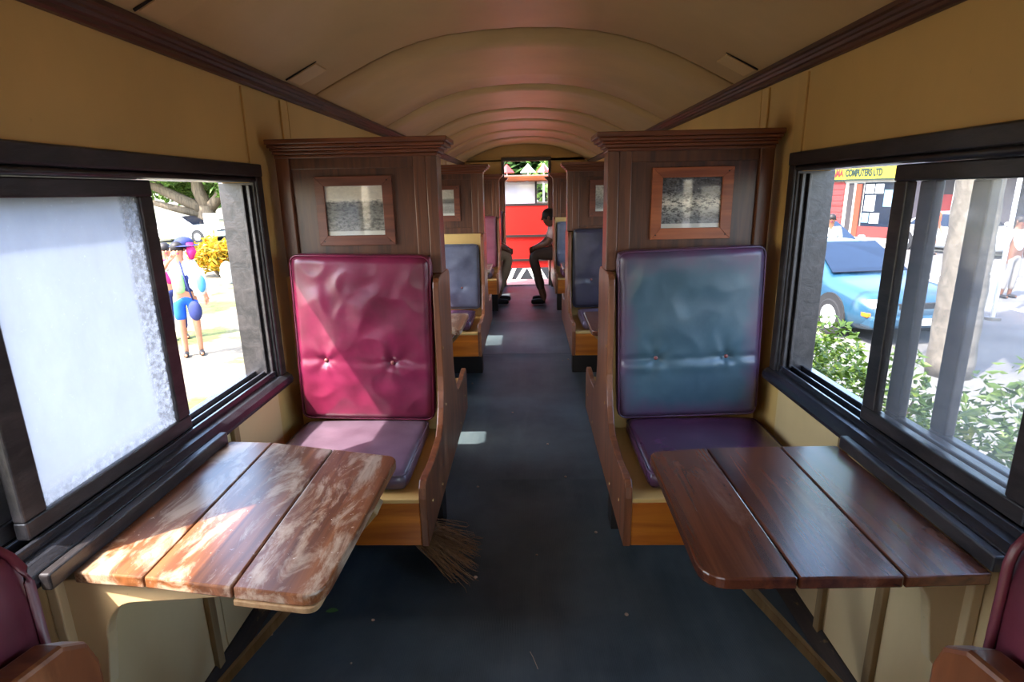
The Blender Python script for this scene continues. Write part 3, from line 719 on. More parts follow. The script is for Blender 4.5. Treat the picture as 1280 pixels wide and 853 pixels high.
# ------------------------------------------------------------------ broom under the seat
MT['straw'] = plain('broom straw', (128, 92, 58), 0.7, var=0.35, vscale=60)
br = thing('broom', (-0.55, 2.02, 0.0), 'brown twig broom lying under the seat with bristles in the aisle', 'broom')
mb = MB(); rnd = random.Random(5)
A, D = Vector((-0.47, 2.06, 0.10)), Vector((0.90, -0.30, -0.24)).normalized()
for i in range(230):
    sp1, sp2 = rnd.uniform(-1, 1), rnd.uniform(-1, 1); L = rnd.uniform(0.17, 0.29)
    st = A + Vector((rnd.uniform(-.02, .02), 0.028 * sp1, 0.022 * sp2))
    en = st + D * L + Vector((0.0, 0.115 * sp1 + rnd.uniform(-.02, .02), 0.04 * sp2 - 0.01)); en.z = max(en.z, 0.006 + rnd.random() * 0.02)
    md = (st + en) / 2 + Vector((0, rnd.uniform(-.008, .008), rnd.uniform(0.0, 0.025)))
    e2 = en + Vector((rnd.uniform(0, .02), rnd.uniform(-.015, .015), rnd.uniform(-.012, .004))); e2.z = max(e2.z, 0.004)
    mb.tube([st, md, en, e2], [0.0018, 0.0016, 0.0012, 0.0005], 4)
tag(obj('bristles', mb, 'straw', br), kind='stuff')
obj('binding', MB().tube([A - D * 0.08, A - D * 0.04, A + D * 0.02], [0.024, 0.03, 0.032], 12), 'straw', br, smooth=True)
obj('handle', MB().tube([A - D * 0.06, A - D * 0.38 + Vector((0, 0, -0.035))], 0.012, 10), 'endboard', br, smooth=True)

# ------------------------------------------------------------------ litter on the floor
MT['leafgreen'] = plain('green leaf', (96, 142, 70), 0.5)
lf = MB(); n = 10; vs = []; fs = []
for k in range(n + 1):
    t = k / n; wdt = 0.011 * math.sin(math.pi * t) ** 0.8 + 0.0004
    vs += [(-0.722 + 0.045 * t, 1.71 - wdt + 0.004 * t, 0.006 + 0.003 * math.sin(3 * t)), (-0.722 + 0.045 * t, 1.71 + wdt + 0.004 * t, 0.006 + 0.003 * math.sin(3 * t))]
    if k: a = 2 * k - 2; fs.append((a, a + 1, a + 3, a + 2))
o = obj('fallen_leaf', lf.add(vs, fs), 'leafgreen', None, loc=(-0.70, 1.71, 0.004)); tag(o, 'small green leaf lying on the dark floor', 'leaf')
so_ = o.modifiers.new('thick', 'SOLIDIFY'); so_.thickness = 0.001
MT['crumb'] = plain('pale crumb', (176, 150, 130), 0.8)
rnd = random.Random(3)
spots = [(-0.87, 1.60), (-0.90, 1.54), (-0.54, 1.67), (-0.56, 1.48), (0.04, 2.04), (-0.43, 4.21), (0.36, 4.84), (-0.25, 2.6), (0.2, 2.7), (-0.1, 3.6), (0.12, 3.1), (0.3, 2.2), (0.31, 4.80), (-0.2, 1.9), (0.35, 1.7)]
for x, y in spots:
    r_ = rnd.uniform(0.004, 0.009)
    o = obj('crumb', MB().ball((x, y, 0.004), (r_, r_ * rnd.uniform(.6, 1.2), r_ * 0.6), 7, 5), 'crumb', None, loc=(x, y, 0.0)); tag(o, 'pale crumb of litter on the dark floor', 'litter', 'crumbs on the floor')
o = obj('straw_bit', MB().tube([(0.01, 1.53, 0.005), (0.02, 1.50, 0.012), (0.035, 1.46, 0.005)], 0.0012, 5), 'crumb', None, loc=(0.02, 1.5, 0.0)); tag(o, 'thin pale straw on the dark floor', 'straw')

# ================================================================== OUTSIDE
GZ = -0.9
def sand():
    t = NT('pale sandy ground with worn grass')
    v = t.coord(rand=False); n1 = t.noise(v, 0.55, 8, 0.62); n2 = t.noise(v, 5, 6, 0.7)
    c = t.ramp(n2, [(0.3, (92, 84, 70)), (0.7, (128, 119, 102))])
    g = t.ramp(n2, [(0.35, (48, 58, 26)), (0.65, (98, 104, 52))])
    c = t.mix(t.ramp(n1, [(0.50, W4(0)), (0.57, W4(0.9))]), c, g)
    return t.done(t.bsdf(c, 0.9, 0.2, bump=n2, bstr=0.4, bdist=0.02))
MT['sand'] = sand()
def asphalt():
    t = NT('grey road'); v = t.coord(rand=False); n1 = t.noise(v, 0.7, 6, 0.6); n2 = t.noise(v, 40, 4, 0.7)
    c = t.ramp(n1, [(0.3, (84, 82, 82)), (0.7, (112, 110, 108))])
    return t.done(t.bsdf(c, 0.85, 0.25, bump=n2, bstr=0.3, bdist=0.01))
MT['asphalt'] = asphalt()
MT['paving'] = plain('pale pavement', (196, 190, 180), 0.85)
MT['soil'] = plain('soil', (38, 31, 22), 0.95)
gl = struct('ground'); tag(gl, 'pale sandy ground with patches of grass')
def sheet(nm, par, mat, x0, x1, y0, y1, z): return obj(nm, MB().box(x0, x1, y0, y1, z - 0.15, z), mat, par)
sheet('sand_surface', gl, 'sand', -90, 1.25, -40, 130, GZ)
sheet('planting_bed', gl, 'soil', 1.25, 3.0, -40, 130, GZ + 0.05)
rd = struct('road'); tag(rd, 'grey street beside the train')
sheet('road_surface', rd, 'asphalt', 3.0, 60, -40, 130, GZ)
MT['roadpaint'] = plain('white road paint', (236, 234, 226), 0.7)
for y in (5.2, 9.2, 13.2, 17.2, 21.2): sheet('lane_line', rd, 'roadpaint', 9.15, 9.27, y, y + 2.2, GZ + 0.006)
sheet('crossing_line', rd, 'roadpaint', 7.2, 12.5, 14.1, 14.5, GZ + 0.006)
sheet('crossing_line', rd, 'roadpaint', 7.2, 12.5, 15.1, 15.5, GZ + 0.006)

# ------------------------------------------------------------------ foliage helper
def leaves(center, radii, n, size, seed, shell=0.35, zmin=None):
    rnd = random.Random(seed); V, F = [], []
    for i in range(n):
        while True:
            p = Vector((rnd.uniform(-1, 1), rnd.uniform(-1, 1), rnd.uniform(-1, 1)))
            if p.length < 1 and p.length > shell * rnd.random(): break
        k = 0.8 + 0.35 * noise.noise(p * 2.3 + Vector((seed, 0, 0)))
        c = Vector(center) + Vector((p.x * radii[0], p.y * radii[1], p.z * radii[2])) * k
        if zmin is not None and c.z < zmin: continue
        a = Vector((rnd.uniform(-1, 1), rnd.uniform(-1, 1), rnd.uniform(-.6, .6))).normalized()
        b = a.cross(Vector((rnd.uniform(-1, 1), rnd.uniform(-1, 1), rnd.uniform(0.2, 1)))).normalized()
        s = size * rnd.uniform(0.6, 1.3); nrm = a.cross(b) * s * 0.15
        k0 = len(V)
        V += [c - a * s, c + b * s * 0.42 + nrm, c + a * s, c - b * s * 0.42 + nrm]
        F.append((k0, k0 + 1, k0 + 2, k0 + 3))
    return MB().add(V, F)
def tree(name, base, label, trunk, crowns, leafm, barkm, n, size, seed, group=None):
    r = thing(name, base, label, 'tree', group)
    for pts, rs in trunk: obj('branch', MB().tube(pts, rs, 9), barkm, r, smooth=True)
    for i, (c, rad) in enumerate(crowns):
        tag(obj('crown', leaves(c, rad, n, size, seed + i), leafm, r), kind='stuff')
    return r
MT['leaf_rain'] = leafmat('broad tree leaves', L3(52, 84, 34), L3(108, 140, 62), L3(168, 186, 96))
MT['leaf_dark'] = leafmat('dark tree leaves', L3(34, 58, 30), L3(74, 106, 52))
MT['leaf_hedge'] = leafmat('hedge leaves', L3(44, 66, 18), L3(88, 112, 38), L3(136, 142, 66))
MT['leaf_croton'] = leafmat('croton leaves', L3(96, 110, 30), L3(206, 160, 40), L3(222, 126, 36))
MT['bark'] = wood('tree bark', L3(74, 62, 48), L3(134, 116, 92), 'Z', 0.85, 0.0, fine=14)
B0 = (-18.7, 33.5, GZ)
tree('spreading_tree', B0, 'large spreading tree with thick forked branches behind the white car', [
    ([B0, (-18.7, 33.5, 0.4), (-18.6, 33.5, 1.0)], [0.62, 0.5, 0.45]),
    ([(-18.6, 33.5, 0.8), (-19.0, 33.5, 1.9), (-18.9, 33.4, 3.2), (-18.6, 33.4, 5.5)], [0.40, 0.34, 0.28, 0.2]),
    ([(-18.7, 33.5, 0.7), (-20.2, 33.3, 1.5), (-22.2, 33.0, 2.7), (-25, 33, 4.2)], [0.36, 0.3, 0.26, 0.2]),
    ([(-18.7, 33.5, 0.4), (-20.3, 33.0, 0.9), (-22.5, 32.6, 1.6)], [0.25, 0.2, 0.12]),
    ([(-18.5, 33.5, 0.8), (-17.8, 33.4, 1.5), (-17.3, 33.3, 2.3), (-16.0, 33, 3.2)], [0.34, 0.26, 0.22, 0.16])],
    [((-21.5, 34.5, 4.0), (6.0, 5.0, 2.6)), ((-15.5, 34.5, 4.0), (6.0, 5.0, 2.7)), ((-19, 36, 3.0), (7.5, 3.0, 1.9)), ((-15.5, 33, 2.0), (2.2, 2.0, 1.1)), ((-19.5, 38.5, 2.6), (8, 2.0, 2.2))], 'leaf_rain', 'bark', 3600, 0.30, 3)
for i, (x, y, z, rx, rz, lab) in enumerate([(-30, 62, 3.0, 9, 5.0, 'far leafy tree on the skyline beyond the white car'), (-52, 60, 3.0, 9, 5.5, 'rounded far tree beyond the spreading tree'), (-9, 72, 3.2, 9, 5.2, 'wide far tree beyond the ornamental bush')]):
    tree('far_tree', (x, y, GZ), lab, [([(x, y, GZ), (x, y, 3)], [0.5, 0.35])], [((x, y, z + 1), (rx, rx * 0.6, rz))], 'leaf_dark', 'bark', 1500, 0.75, 40 + i, 'far trees on the park side')

# ornamental bush, stump
cb = thing('croton_bush', (-9.5, 17.2, GZ), 'rounded bush with orange and yellow leaves on the sandy ground', 'bush')
for k in range(7):
    a = k * 0.9; obj('stem', MB().tube([(-9.5, 17.2, GZ), (-9.5 + 0.3 * math.cos(a), 17.2 + 0.3 * math.sin(a), -0.4), (-9.5 + 0.5 * math.cos(a), 17.2 + 0.5 * math.sin(a), 0.1)], [0.03, 0.02, 0.008], 6), 'bark', cb)
tag(obj('foliage', leaves((-9.5, 17.2, -0.25), (0.95, 0.8, 0.62), 900, 0.14, 9), 'leaf_croton', cb), kind='stuff')
MT['stone'] = plain('pale stone', (200, 196, 186), 0.9, var=0.3, bump=0.6)
rk = MB(); V = []
rk.ball((-8.36, 15.6, -0.60), (0.17, 0.16, 0.34), 14, 10)
rk.v = [tuple(Vector(p) + Vector((0.05, 0.05, 0.04)) * noise.noise(Vector(p) * 6)) for p in rk.v]
o = obj('standing_stone', rk, 'stone', None, smooth=True, loc=(-8.36, 15.6, GZ)); tag(o, 'pale upright stone beside the orange and yellow bush', 'stone')
MT['board_white'] = plain('white board', (238, 238, 236), 0.6)
MT['post_orange'] = plain('orange post', (200, 140, 70), 0.6)
nb = thing('notice_board', (-16.5, 30, GZ), 'white notice board on a thin post near the spreading tree', 'sign')
part('post', nb, 'post_orange', -16.56, -16.49, 29.97, 30.03, GZ, 0.66)
part('board', nb, 'board_white', -16.9, -16.12, 29.90, 29.97, -0.22, 0.64, bevel=0.01)

# ------------------------------------------------------------------ cars
def car(name, loc, heading, paint_m, label, group=None):
    r = thing(name, (loc[0], loc[1], GZ), label, 'car', group)
    r.rotation_euler = (0, 0, math.atan2(heading[1], heading[0]))
    secs = [(2.16, .66, .32, .56, .56, .60), (2.08, .78, .24, .62, .66, .69), (1.75, .84, .20, .70, .72, .79), (1.3, .86, .18, .78, .74, .85), (1.0, .86, .18, .85, .72, .905), (.62, .86, .18, .88, .66, 1.13),
            (.22, .86, .18, .89, .60, 1.36), (-.45, .86, .18, .90, .58, 1.385), (-.95, .86, .18, .90, .58, 1.35), (-1.35, .86, .2, .91, .66, 1.12), (-1.62, .85, .22, .90, .70, .985), (-2.05, .80, .28, .84, .66, .93), (-2.2, .70, .36, .66, .58, .70)]
    V, F = [], []
    for x, w, zb, zl, wt, zt in secs:
        half = [(0, zb), (w * .86, zb), (w * .98, zb + .10), (w, (zb + zl) / 2), (w * .985, zl - .06), (w * .94, zl), (wt, zt - .015), (wt * .8, zt), (0, zt + .012)]
        V += [(x, y, z) for y, z in half] + [(x, -y, z) for y, z in half[::-1][1:-1]]
    n = 16
    for i in range(len(secs) - 1):
        for k in range(n): F.append((i * n + k, i * n + (k + 1) % n, (i + 1) * n + (k + 1) % n, (i + 1) * n + k))
    F += [tuple(range(n)), tuple(range((len(secs) - 1) * n, len(secs) * n))]
    base = Vector((loc[0], loc[1], GZ))
    def W(mb): mb.v = [tuple(Vector(p) + base) for p in mb.v]; return mb
    bo = obj('body', W(MB().add(V, F)), paint_m, r, smooth=True)
    q = lambda *p: W(MB().add(list(p) + [(a - 0.0, b, c - .012) for a, b, c in p], [(0, 1, 2, 3), (4, 5, 6, 7), (0, 1, 5, 4), (1, 2, 6, 5), (2, 3, 7, 6), (3, 0, 4, 7)]))
    obj('windscreen', q((1.0, -.66, .965), (1.0, .66, .965), (.29, .555, 1.39), (.29, -.555, 1.39)), 'car_glass', r)
    obj('rear_window', q((-1.58, -.62, 1.015), (-1.58, .62, 1.015), (-.98, .53, 1.36), (-.98, -.53, 1.36)), 'car_glass', r)
    for s in (-1, 1):
        for xa, xb, xc, xd in ((.78, -.40, -.40, .24), (-.47, -1.30, -1.02, -.47)):
            obj('side_window', W(MB().add([(xa, s * .822, .925), (xb, s * .826, .925), (xc, s * .612, 1.31), (xd, s * .622, 1.31), (xa, s * .80, .92), (xb, s * .80, .92), (xc, s * .59, 1.31), (xd, s * .60, 1.31)], [(0, 1, 2, 3), (4, 5, 6, 7), (0, 1, 5, 4), (1, 2, 6, 5), (2, 3, 7, 6), (3, 0, 4, 7)])), 'car_glass', r)
        for x in (1.32, -1.32):
            obj('wheel_arch', W(MB().disc((x, s * .835, .33), 'Y', .36, s * .03, 24)), 'tyre', r)
            tw = obj('wheel', W(MB().disc((x, s * .66, .30), 'Y', .295, s * .215, 28)), 'tyre', r, bevel=0.03)
            hb = MB().disc((x, s * .872, .30), 'Y', .195, s * .012, 20)
            obj('hubcap', W(hb), 'hub', tw, bevel=0.006)
        obj('headlamp', W(MB().prism([(s * .40, .58), (s * .74, .57), (s * .76, .69), (s * .42, .70)], 'X', 2.0, 2.125)), 'lamp_glass', r, bevel=0.01)
        obj('indicator', W(MB().box(1.96, 2.10, s * .70, s * .80, .44, .50)), 'amber', r, bevel=0.008)
        obj('mirror', W(MB().ball((.78, s * .97, .97), (.06, .11, .075))), paint_m, r, smooth=True)
    obj('bumper', W(MB().box(1.9, 2.20, -.78, .78, .27, .46)), paint_m, r, bevel=0.05)
    obj('grille', W(MB().box(2.05, 2.17, -.36, .36, .55, .64)), 'tyre', r, bevel=0.01)
    obj('number_plate', W(MB().box(2.195, 2.21, -.24, .24, .31, .41)), 'board_white', r)
    return r
MT['car_glass'] = plain('car glass', (14, 24, 40), 0.08, 0.5, 0.2)
MT['tyre'] = plain('tyre rubber', (30, 30, 32), 0.8)
MT['hub'] = plain('silver hubcap', (190, 192, 196), 0.35, metal=0.5)
MT['lamp_glass'] = plain('headlamp glass', (226, 230, 236), 0.15, 0.7)
MT['amber'] = plain('amber lens', (232, 110, 30), 0.25)
MT['car_blue'] = plain('blue car paint', (30, 66, 88), 0.3, 0.5, 0.7, var=0.03)
MT['car_white'] = plain('white car paint', (232, 234, 236), 0.35, 0.5, 0.5, var=0.03)
MT['car_silver'] = plain('silver car paint', (190, 194, 198), 0.3, 0.5, 0.6, var=0.03)
car('parked_car', (5.55, 10.55), (.12, -.99), 'car_blue', 'blue saloon car parked beside the hedge')
car('parked_car', (-19.0, 31.6), (.97, -.1), 'car_white', 'white car parked under the spreading tree')
car('parked_car', (7.9, 16.4), (.12, -.99), 'car_white', 'white car behind the blue car on the street')
car('parked_car', (14.9, 20.4), (.12, -.99), 'car_silver', 'silver car near the shaded shop fronts')

# ------------------------------------------------------------------ shop row
FO, FE = Vector((11.7, 32.0, 0)), Vector((.5, -.866, 0)).normalized(); FN = Vector((FE.y, -FE.x, 0))   # along the front, and out towards the street
if FN.x > 0: FN = -FN
def fb(mb, a0, a1, d0, d1, z0, z1):
    P = lambda a, d, z: tuple(FO + FE * a + FN * d + Vector((0, 0, z)))
    return mb.add([P(a, d, z) for z in (z0, z1) for a, d in ((a0, d0), (a1, d0), (a1, d1), (a0, d1))], [(0, 3, 2, 1), (4, 5, 6, 7), (0, 1, 5, 4), (1, 2, 6, 5), (2, 3, 7, 6), (3, 0, 4, 7)])
def fpart(nm, par, mat, *a, bevel=0.0): return obj(nm, fb(MB(), *a), mat, par, bevel)
for nm, c in (('sign_yellow', (150, 138, 26)), ('sign_red', (136, 22, 18)), ('sign_green', (10, 34, 22)), ('shutter_red', (132, 36, 36)), ('cream_trim', (146, 142, 134)), ('shop_dark', (30, 26, 30)), ('plinth_red', (96, 22, 20)), ('shop_grey', (84, 78, 80)), ('poster', (148, 152, 154)), ('poster_blue', (84, 112, 134)), ('door_orange', (104, 36, 12)), ('shade_wall', (72, 66, 72))):
    MT[nm] = plain(nm, c, 0.6)
sb = thing('shop_building', tuple(FO + FE * 6 + Vector((0, 0, GZ))), 'computer shop with yellow sign board and red shutter behind the blue car', 'shop')
fpart('wall', sb, 'cream_trim', 1.0, 7.9, -5.0, 0.0, GZ, 3.6)
fpart('roof', sb, 'shop_grey', 0.8, 8.0, -5.2, 0.5, 3.6, 3.8)
fpart('plinth', sb, 'plinth_red', 6.35, 7.9, 0.0, 0.10, GZ, -0.36)
sg = fpart('sign_board', sb, 'sign_yellow', 4.2, 7.85, 0.0, 0.16, 1.68, 2.26, bevel=0.01)
def letters(txt, par, mat, a, z, size, d, sx):
    c = bpy.data.curves.new('lettering', 'FONT'); c.body = txt; c.size = size; c.extrude = 0.012; c.offset = 0.018
    o = bpy.data.objects.new('lettering', c); col.objects.link(o); o.parent = par
    p = FO + FE * a + FN * d + Vector((0, 0, z))
    rot = Matrix((FE, Vector((0, 0, 1)), FN)).transposed().to_4x4()
    m = Matrix.Translation(p - wloc(par)) @ rot @ Matrix.Diagonal((sx, 1, 1, 1)); o.matrix_local = m
    c.materials.append(MT[mat])
    bpy.context.view_layer.update(); dg = bpy.context.evaluated_depsgraph_get()
    me = bpy.data.meshes.new_from_object(o.evaluated_get(dg)); o2 = bpy.data.objects.new('lettering', me); col.objects.link(o2)
    bpy.data.objects.remove(o); o2.parent = par; o2.matrix_local = m; return o2
letters('RAMA', sg, 'sign_red', 4.80, 1.81, 0.42, 0.172, 0.56)
letters('COMPUTERS LTD', sg, 'sign_green', 5.55, 1.81, 0.42, 0.172, 0.49)
fpart('sign_edge', sb, 'sign_green', 4.2, 7.85, 0.0, 0.17, 1.62, 1.68)
sh = fpart('shutter', sb, 'shutter_red', 4.3, 5.52, 0.0, 0.05, GZ + 0.3, 1.50)
for k in range(9): fpart('shutter_rib', sh, 'plinth_red' if k % 4 == 0 else 'shutter_red', 4.32, 5.50, 0.05, 0.075, GZ + 0.4 + k * 0.25, GZ + 0.47 + k * 0.25)
dd = fpart('door', sb, 'shop_dark', 5.70, 6.36, 0.0, 0.04, GZ, 1.50)
fpart('door_leaf', dd, 'door_orange', 6.08, 6.32, 0.04, 0.08, GZ, 1.46)
fpart('door_post', dd, 'cream_trim', 5.98, 6.07, 0.0, 0.09, GZ, 1.50)
wn_ = fpart('shop_window', sb, 'car_glass', 6.42, 7.80, 0.0, 0.04, -0.36, 1.52)
for a0, a1, z0, z1, m in ((6.48, 6.85, 1.05, 1.45, 'poster'), (6.9, 7.25, 1.05, 1.45, 'poster'), (6.5, 6.95, 0.30, 0.98, 'poster'), (6.46, 6.75, -0.20, 0.22, 'poster_blue'), (6.8, 7.2, -0.22, 0.22, 'poster'), (7.3, 7.7, 0.5, 1.2, 'poster_blue')):
    fpart('poster', wn_, m, a0, a1, 0.04, 0.055, z0, z1)
sb2 = thing('shop_building', tuple(FO + FE * 14 + Vector((0, 0, GZ))), 'grey shaded shop row with deep verandah beyond the crossing', 'shop')
fpart('wall', sb2, 'shade_wall', 8.0, 24.0, -5.0, 0.0, GZ, 4.0)
fpart('verandah_roof', sb2, 'shop_grey', 8.0, 24.0, -5.0, 2.6, 2.7, 2.9)
for a in (11.0, 13.8, 16.6, 19.4): fpart('verandah_post', sb2, 'cream_trim', a, a + 0.16, 2.3, 2.46, GZ, 2.7)
for a in (9.0, 12.0, 15.0, 18.0):
    w_ = fpart('shop_front', sb2, 'shop_dark', a, a + 2.2, 0.0, 0.04, GZ + 0.3, 1.7)
    fpart('poster', w_, 'shutter_red' if a in (9.0, 15.0) else 'poster_blue', a + 0.3, a + 0.9, 0.04, 0.06, 0.1, 1.0)
pv = struct('pavement'); tag(pv, 'pale pavement in front of the shops')
fpart('slab', pv, 'paving', 0.0, 26.0, 0.0, 3.2, GZ - 0.1, GZ + 0.06)

# palm trunk and thin pole seen through the hazy pane
MT['palm'] = wood('palm bark', L3(84, 78, 70), L3(126, 118, 106), 'X', 0.85, 0.0, fine=10)
pt = thing('palm_tree', (5.28, 7.0, GZ), 'stout grey palm trunk by the street behind the hazy pane', 'tree')
tp = []
for k in range(26): tp.append(((5.30 - 0.003 * k, 7.0, GZ + k * 0.22), 0.25 - 0.002 * k + (0.012 if k % 2 else 0)))
obj('trunk', MB().tube([p for p, _ in tp], [q for _, q in tp], 16), 'palm', pt, smooth=True)
for k in range(14):
    a = k * 0.449; fr = MB(); c = Vector((5.22, 7.0, 4.55)); d = Vector((math.cos(a), math.sin(a), 0))
    V, F = [], []
    for j in range(13):
        t = j / 12; p = c + d * (2.4 * t) + Vector((0, 0, 0.9 * t - 1.9 * t * t)); wd = Vector((-d.y, d.x, 0)) * (0.34 * math.sin(math.pi * min(1, t + 0.06)) + 0.01)
        V += [p - wd - Vector((0, 0, 0.18)) * (wd.length / 0.34), p, p + wd - Vector((0, 0, 0.18)) * (wd.length / 0.34)]
        if j: b = 3 * j - 3; F += [(b, b + 1, b + 4, b + 3), (b + 1, b + 2, b + 5, b + 4)]
    o = obj('frond', fr.add(V, F), 'leaf_rain', pt)
pl = thing('lamp_post', (8.15, 10.0, GZ), 'thin pale metal post on the street past the palm trunk', 'post')
obj('pole', MB().tube([(8.15, 10.0, GZ), (8.15, 10.0, 2.9)], 0.035, 10), 'board_white', pl, smooth=True)
obj('base', MB().disc((8.15, 10.0, GZ), 'Z', 0.12, 0.05, 14), 'steel', pl)
obj('arm', MB().tube([(8.15, 10.0, 2.85), (7.6, 9.9, 3.1), (7.2, 9.85, 3.1)], 0.025, 8), 'board_white', pl, smooth=True)

# hedge of shrubs under the street-side windows
hd = [(1.92, 1.40, 0.30, .58, .52, .52, 'low leafy hedge shrub below the hazy pane'), (1.98, 2.30, 0.30, .60, .52, .56, 'leafy hedge shrub before the palm trunk'), (1.95, 3.25, 0.20, .55, .50, .62, 'bushy hedge shrub in front of the blue car'),
      (2.0, 4.20, 0.16, .52, .52, .68, 'taller hedge shrub reaching up beside the blue car'), (2.0, 0.5, 0.22, .55, .5, .5, 'hedge shrub beside the near end of the dark table window')]
for i, (x, y, z, rx, ry, rz, lab) in enumerate(hd):
    h = thing('hedge_shrub', (x, y, GZ + 0.05), lab, 'shrub', 'hedge along the street side of the train')
    for k in range(5):
        a = k * 1.26; obj('stem', MB().tube([(x, y, GZ + 0.05), (x + 0.15 * math.cos(a), y + 0.15 * math.sin(a), -0.4), (x + 0.35 * math.cos(a), y + 0.35 * math.sin(a), z)], [0.02, 0.015, 0.006], 6), 'bark', h)
    tag(obj('foliage', leaves((x, y, z - 0.25), (rx, ry, rz + 0.15), 4200, 0.03, 70 + i, 0.9, -0.7), 'leaf_hedge', h), kind='stuff')

# ------------------------------------------------------------------ next carriage beyond the doorway
MT['red'] = plain('bright red paint', (178, 18, 12), 0.4, 0.5, 0.3, var=0.1, vscale=3)
MT['rail_black'] = plain('black rail', (26, 18, 18), 0.5)
MT['stripe_white'] = plain('white stripe paint', (236, 234, 228), 0.6)
MT['plate_dark'] = plain('dark plate', (34, 36, 42), 0.6)
MT['pinkwood'] = plain('faded platform boards', (150, 112, 108), 0.8)
rc = thing('railway_carriage', (0, 10.9, GZ), 'red painted end of the next carriage seen through the doorway', 'train')
part('body', rc, 'red', -1.05, 1.05, 10.40, 14.0, 0.70, 1.20)
part('end_panel', rc, 'red', -1.05, 1.05, 10.34, 10.40, 0.69, 1.20)
part('end_panel', rc, 'red', -1.05, 1.05, 10.34, 13.9, 0.26, 0.66)
part('end_panel', rc, 'red', -1.05, 1.05, 10.34, 13.9, 0.11, 0.235)
part('rail', rc, 'rail_black', -1.05, 1.05, 10.31, 10.36, 0.655, 0.695)
part('rail', rc, 'rail_black', -1.05, 1.05, 10.31, 10.36, 0.228, 0.265)
part('rail', rc, 'rail_black', -1.05, 1.05, 10.33, 10.37, 1.20, 1.235)
part('window_pane', rc, 'clear', -1.05, 1.05, 10.38, 10.39, 1.235, 1.56)
MT['blind'] = plain('pale blind', (186, 188, 200), 0.7)
part('blind', rc, 'blind', -1.05, 0.15, 10.45, 10.46, 1.235, 1.60)
for x in (-1.05, 0.145, 1.0): part('post', rc, 'rail_black', x, x + 0.035, 10.36, 10.44, 1.2, 1.62)
part('roof', rc, 'cornice', -1.15, 1.15, 10.25, 14.0, 1.61, 1.72, bevel=0.02)
part('floor_frame', rc, 'plate_dark', -1.0, 1.0, 10.36, 14.0, GZ + 0.35, 0.11)
for x in (-0.7, 0.7): obj('wheel', MB().disc((x, 11.2, GZ + 0.3), 'X', 0.3, 0.1, 24), 'rail_black', rc)
sp = part('striped_plate', rc, 'plate_dark', -0.75, 0.75, 10.30, 10.335, -0.20, 0.105)
bars = [(-0.62, -0.46), (-0.36, -0.24), (-0.22, -0.05), (0.17, 0.03), (0.36, 0.20), (0.62, 0.46)]
for xb, xt in bars:
    obj('white_bar', MB().prism([(xb - 0.035, -0.17), (xb + 0.035, -0.17), (xt + 0.035, 0.10), (xt - 0.035, 0.10)], 'Y', 10.292, 10.30), 'stripe_white', sp)
part('white_bar', sp, 'stripe_white', -0.24, 0.20, 10.292, 10.30, -0.19, -0.165)
gw = thing('gangway_plate', (0, 9.4, -0.06), 'faded boards of the gangway between the carriages', 'gangway')
for k in range(5): part('board', gw, 'pinkwood', -0.6, 0.6, 9.0 + k * 0.19, 9.18 + k * 0.19, -0.075, -0.045, bevel=0.004)
MT['parasol_red'] = plain('red cloth', (220, 40, 36), 0.7); MT['parasol_white'] = plain('white cloth', (240, 238, 234), 0.7)
for i, (x, m1, lab) in enumerate(((-0.52, 'parasol_red', 'red parasol rising above the next carriage'), (0.03, 'parasol_white', 'white parasol rising above the next carriage'), (0.44, 'parasol_red', 'red and white parasol above the next carriage'))):
    y = 15.5; p = thing('parasol', (x, y, GZ), lab, 'parasol', 'parasols beyond the next carriage')
    obj('pole', MB().tube([(x, y, GZ), (x, y, 2.05)], 0.02, 8), 'board_white', p)
    V = [(x, y, 2.14)]; F = []
    for k in range(8):
        a = k * math.pi / 4; V.append((x + 0.2 * math.cos(a), y + 0.2 * math.sin(a), 1.92))
    can = obj('canopy', MB().add(V, [(0, 1 + k, 1 + (k + 1) % 8) for k in range(8)]), m1, p)
    can.modifiers.new('thick', 'SOLIDIFY').thickness = 0.01
    if i == 2: can.data.materials.append(MT['parasol_white']); [setattr(f, 'material_index', k % 2) for k, f in enumerate(can.data.polygons)]
for i, (x, y, z, rad, lab) in enumerate([(-6.0, 27, 3.5, (4.5, 3, 4.0), 'leafy tree behind the red parasol'), (3.5, 29, 3.6, (4.5, 3, 4.2), 'leafy tree behind the white parasol'), (9.0, 40, 4.5, (6, 4, 5), 'tall dark tree past the end of the shops'), (-1.0, 36, 3.4, (5, 3, 4.2), 'dark leafy tree between the two pale trees past the next carriage')]):
    tree('leafy_tree', (x, y, GZ), lab, [([(x, y, GZ), (x, y, 3.5)], [0.3, 0.2]), ([(x, y, 1.5), (x + 1.6, y - .5, 3.6)], [0.16, 0.08])], [((x, y, z), rad)], 'leaf_rain' if i < 2 else 'leaf_dark', 'bark', 2600, 0.3 if i < 2 else 0.5, 55 + i, 'trees beyond the next carriage')

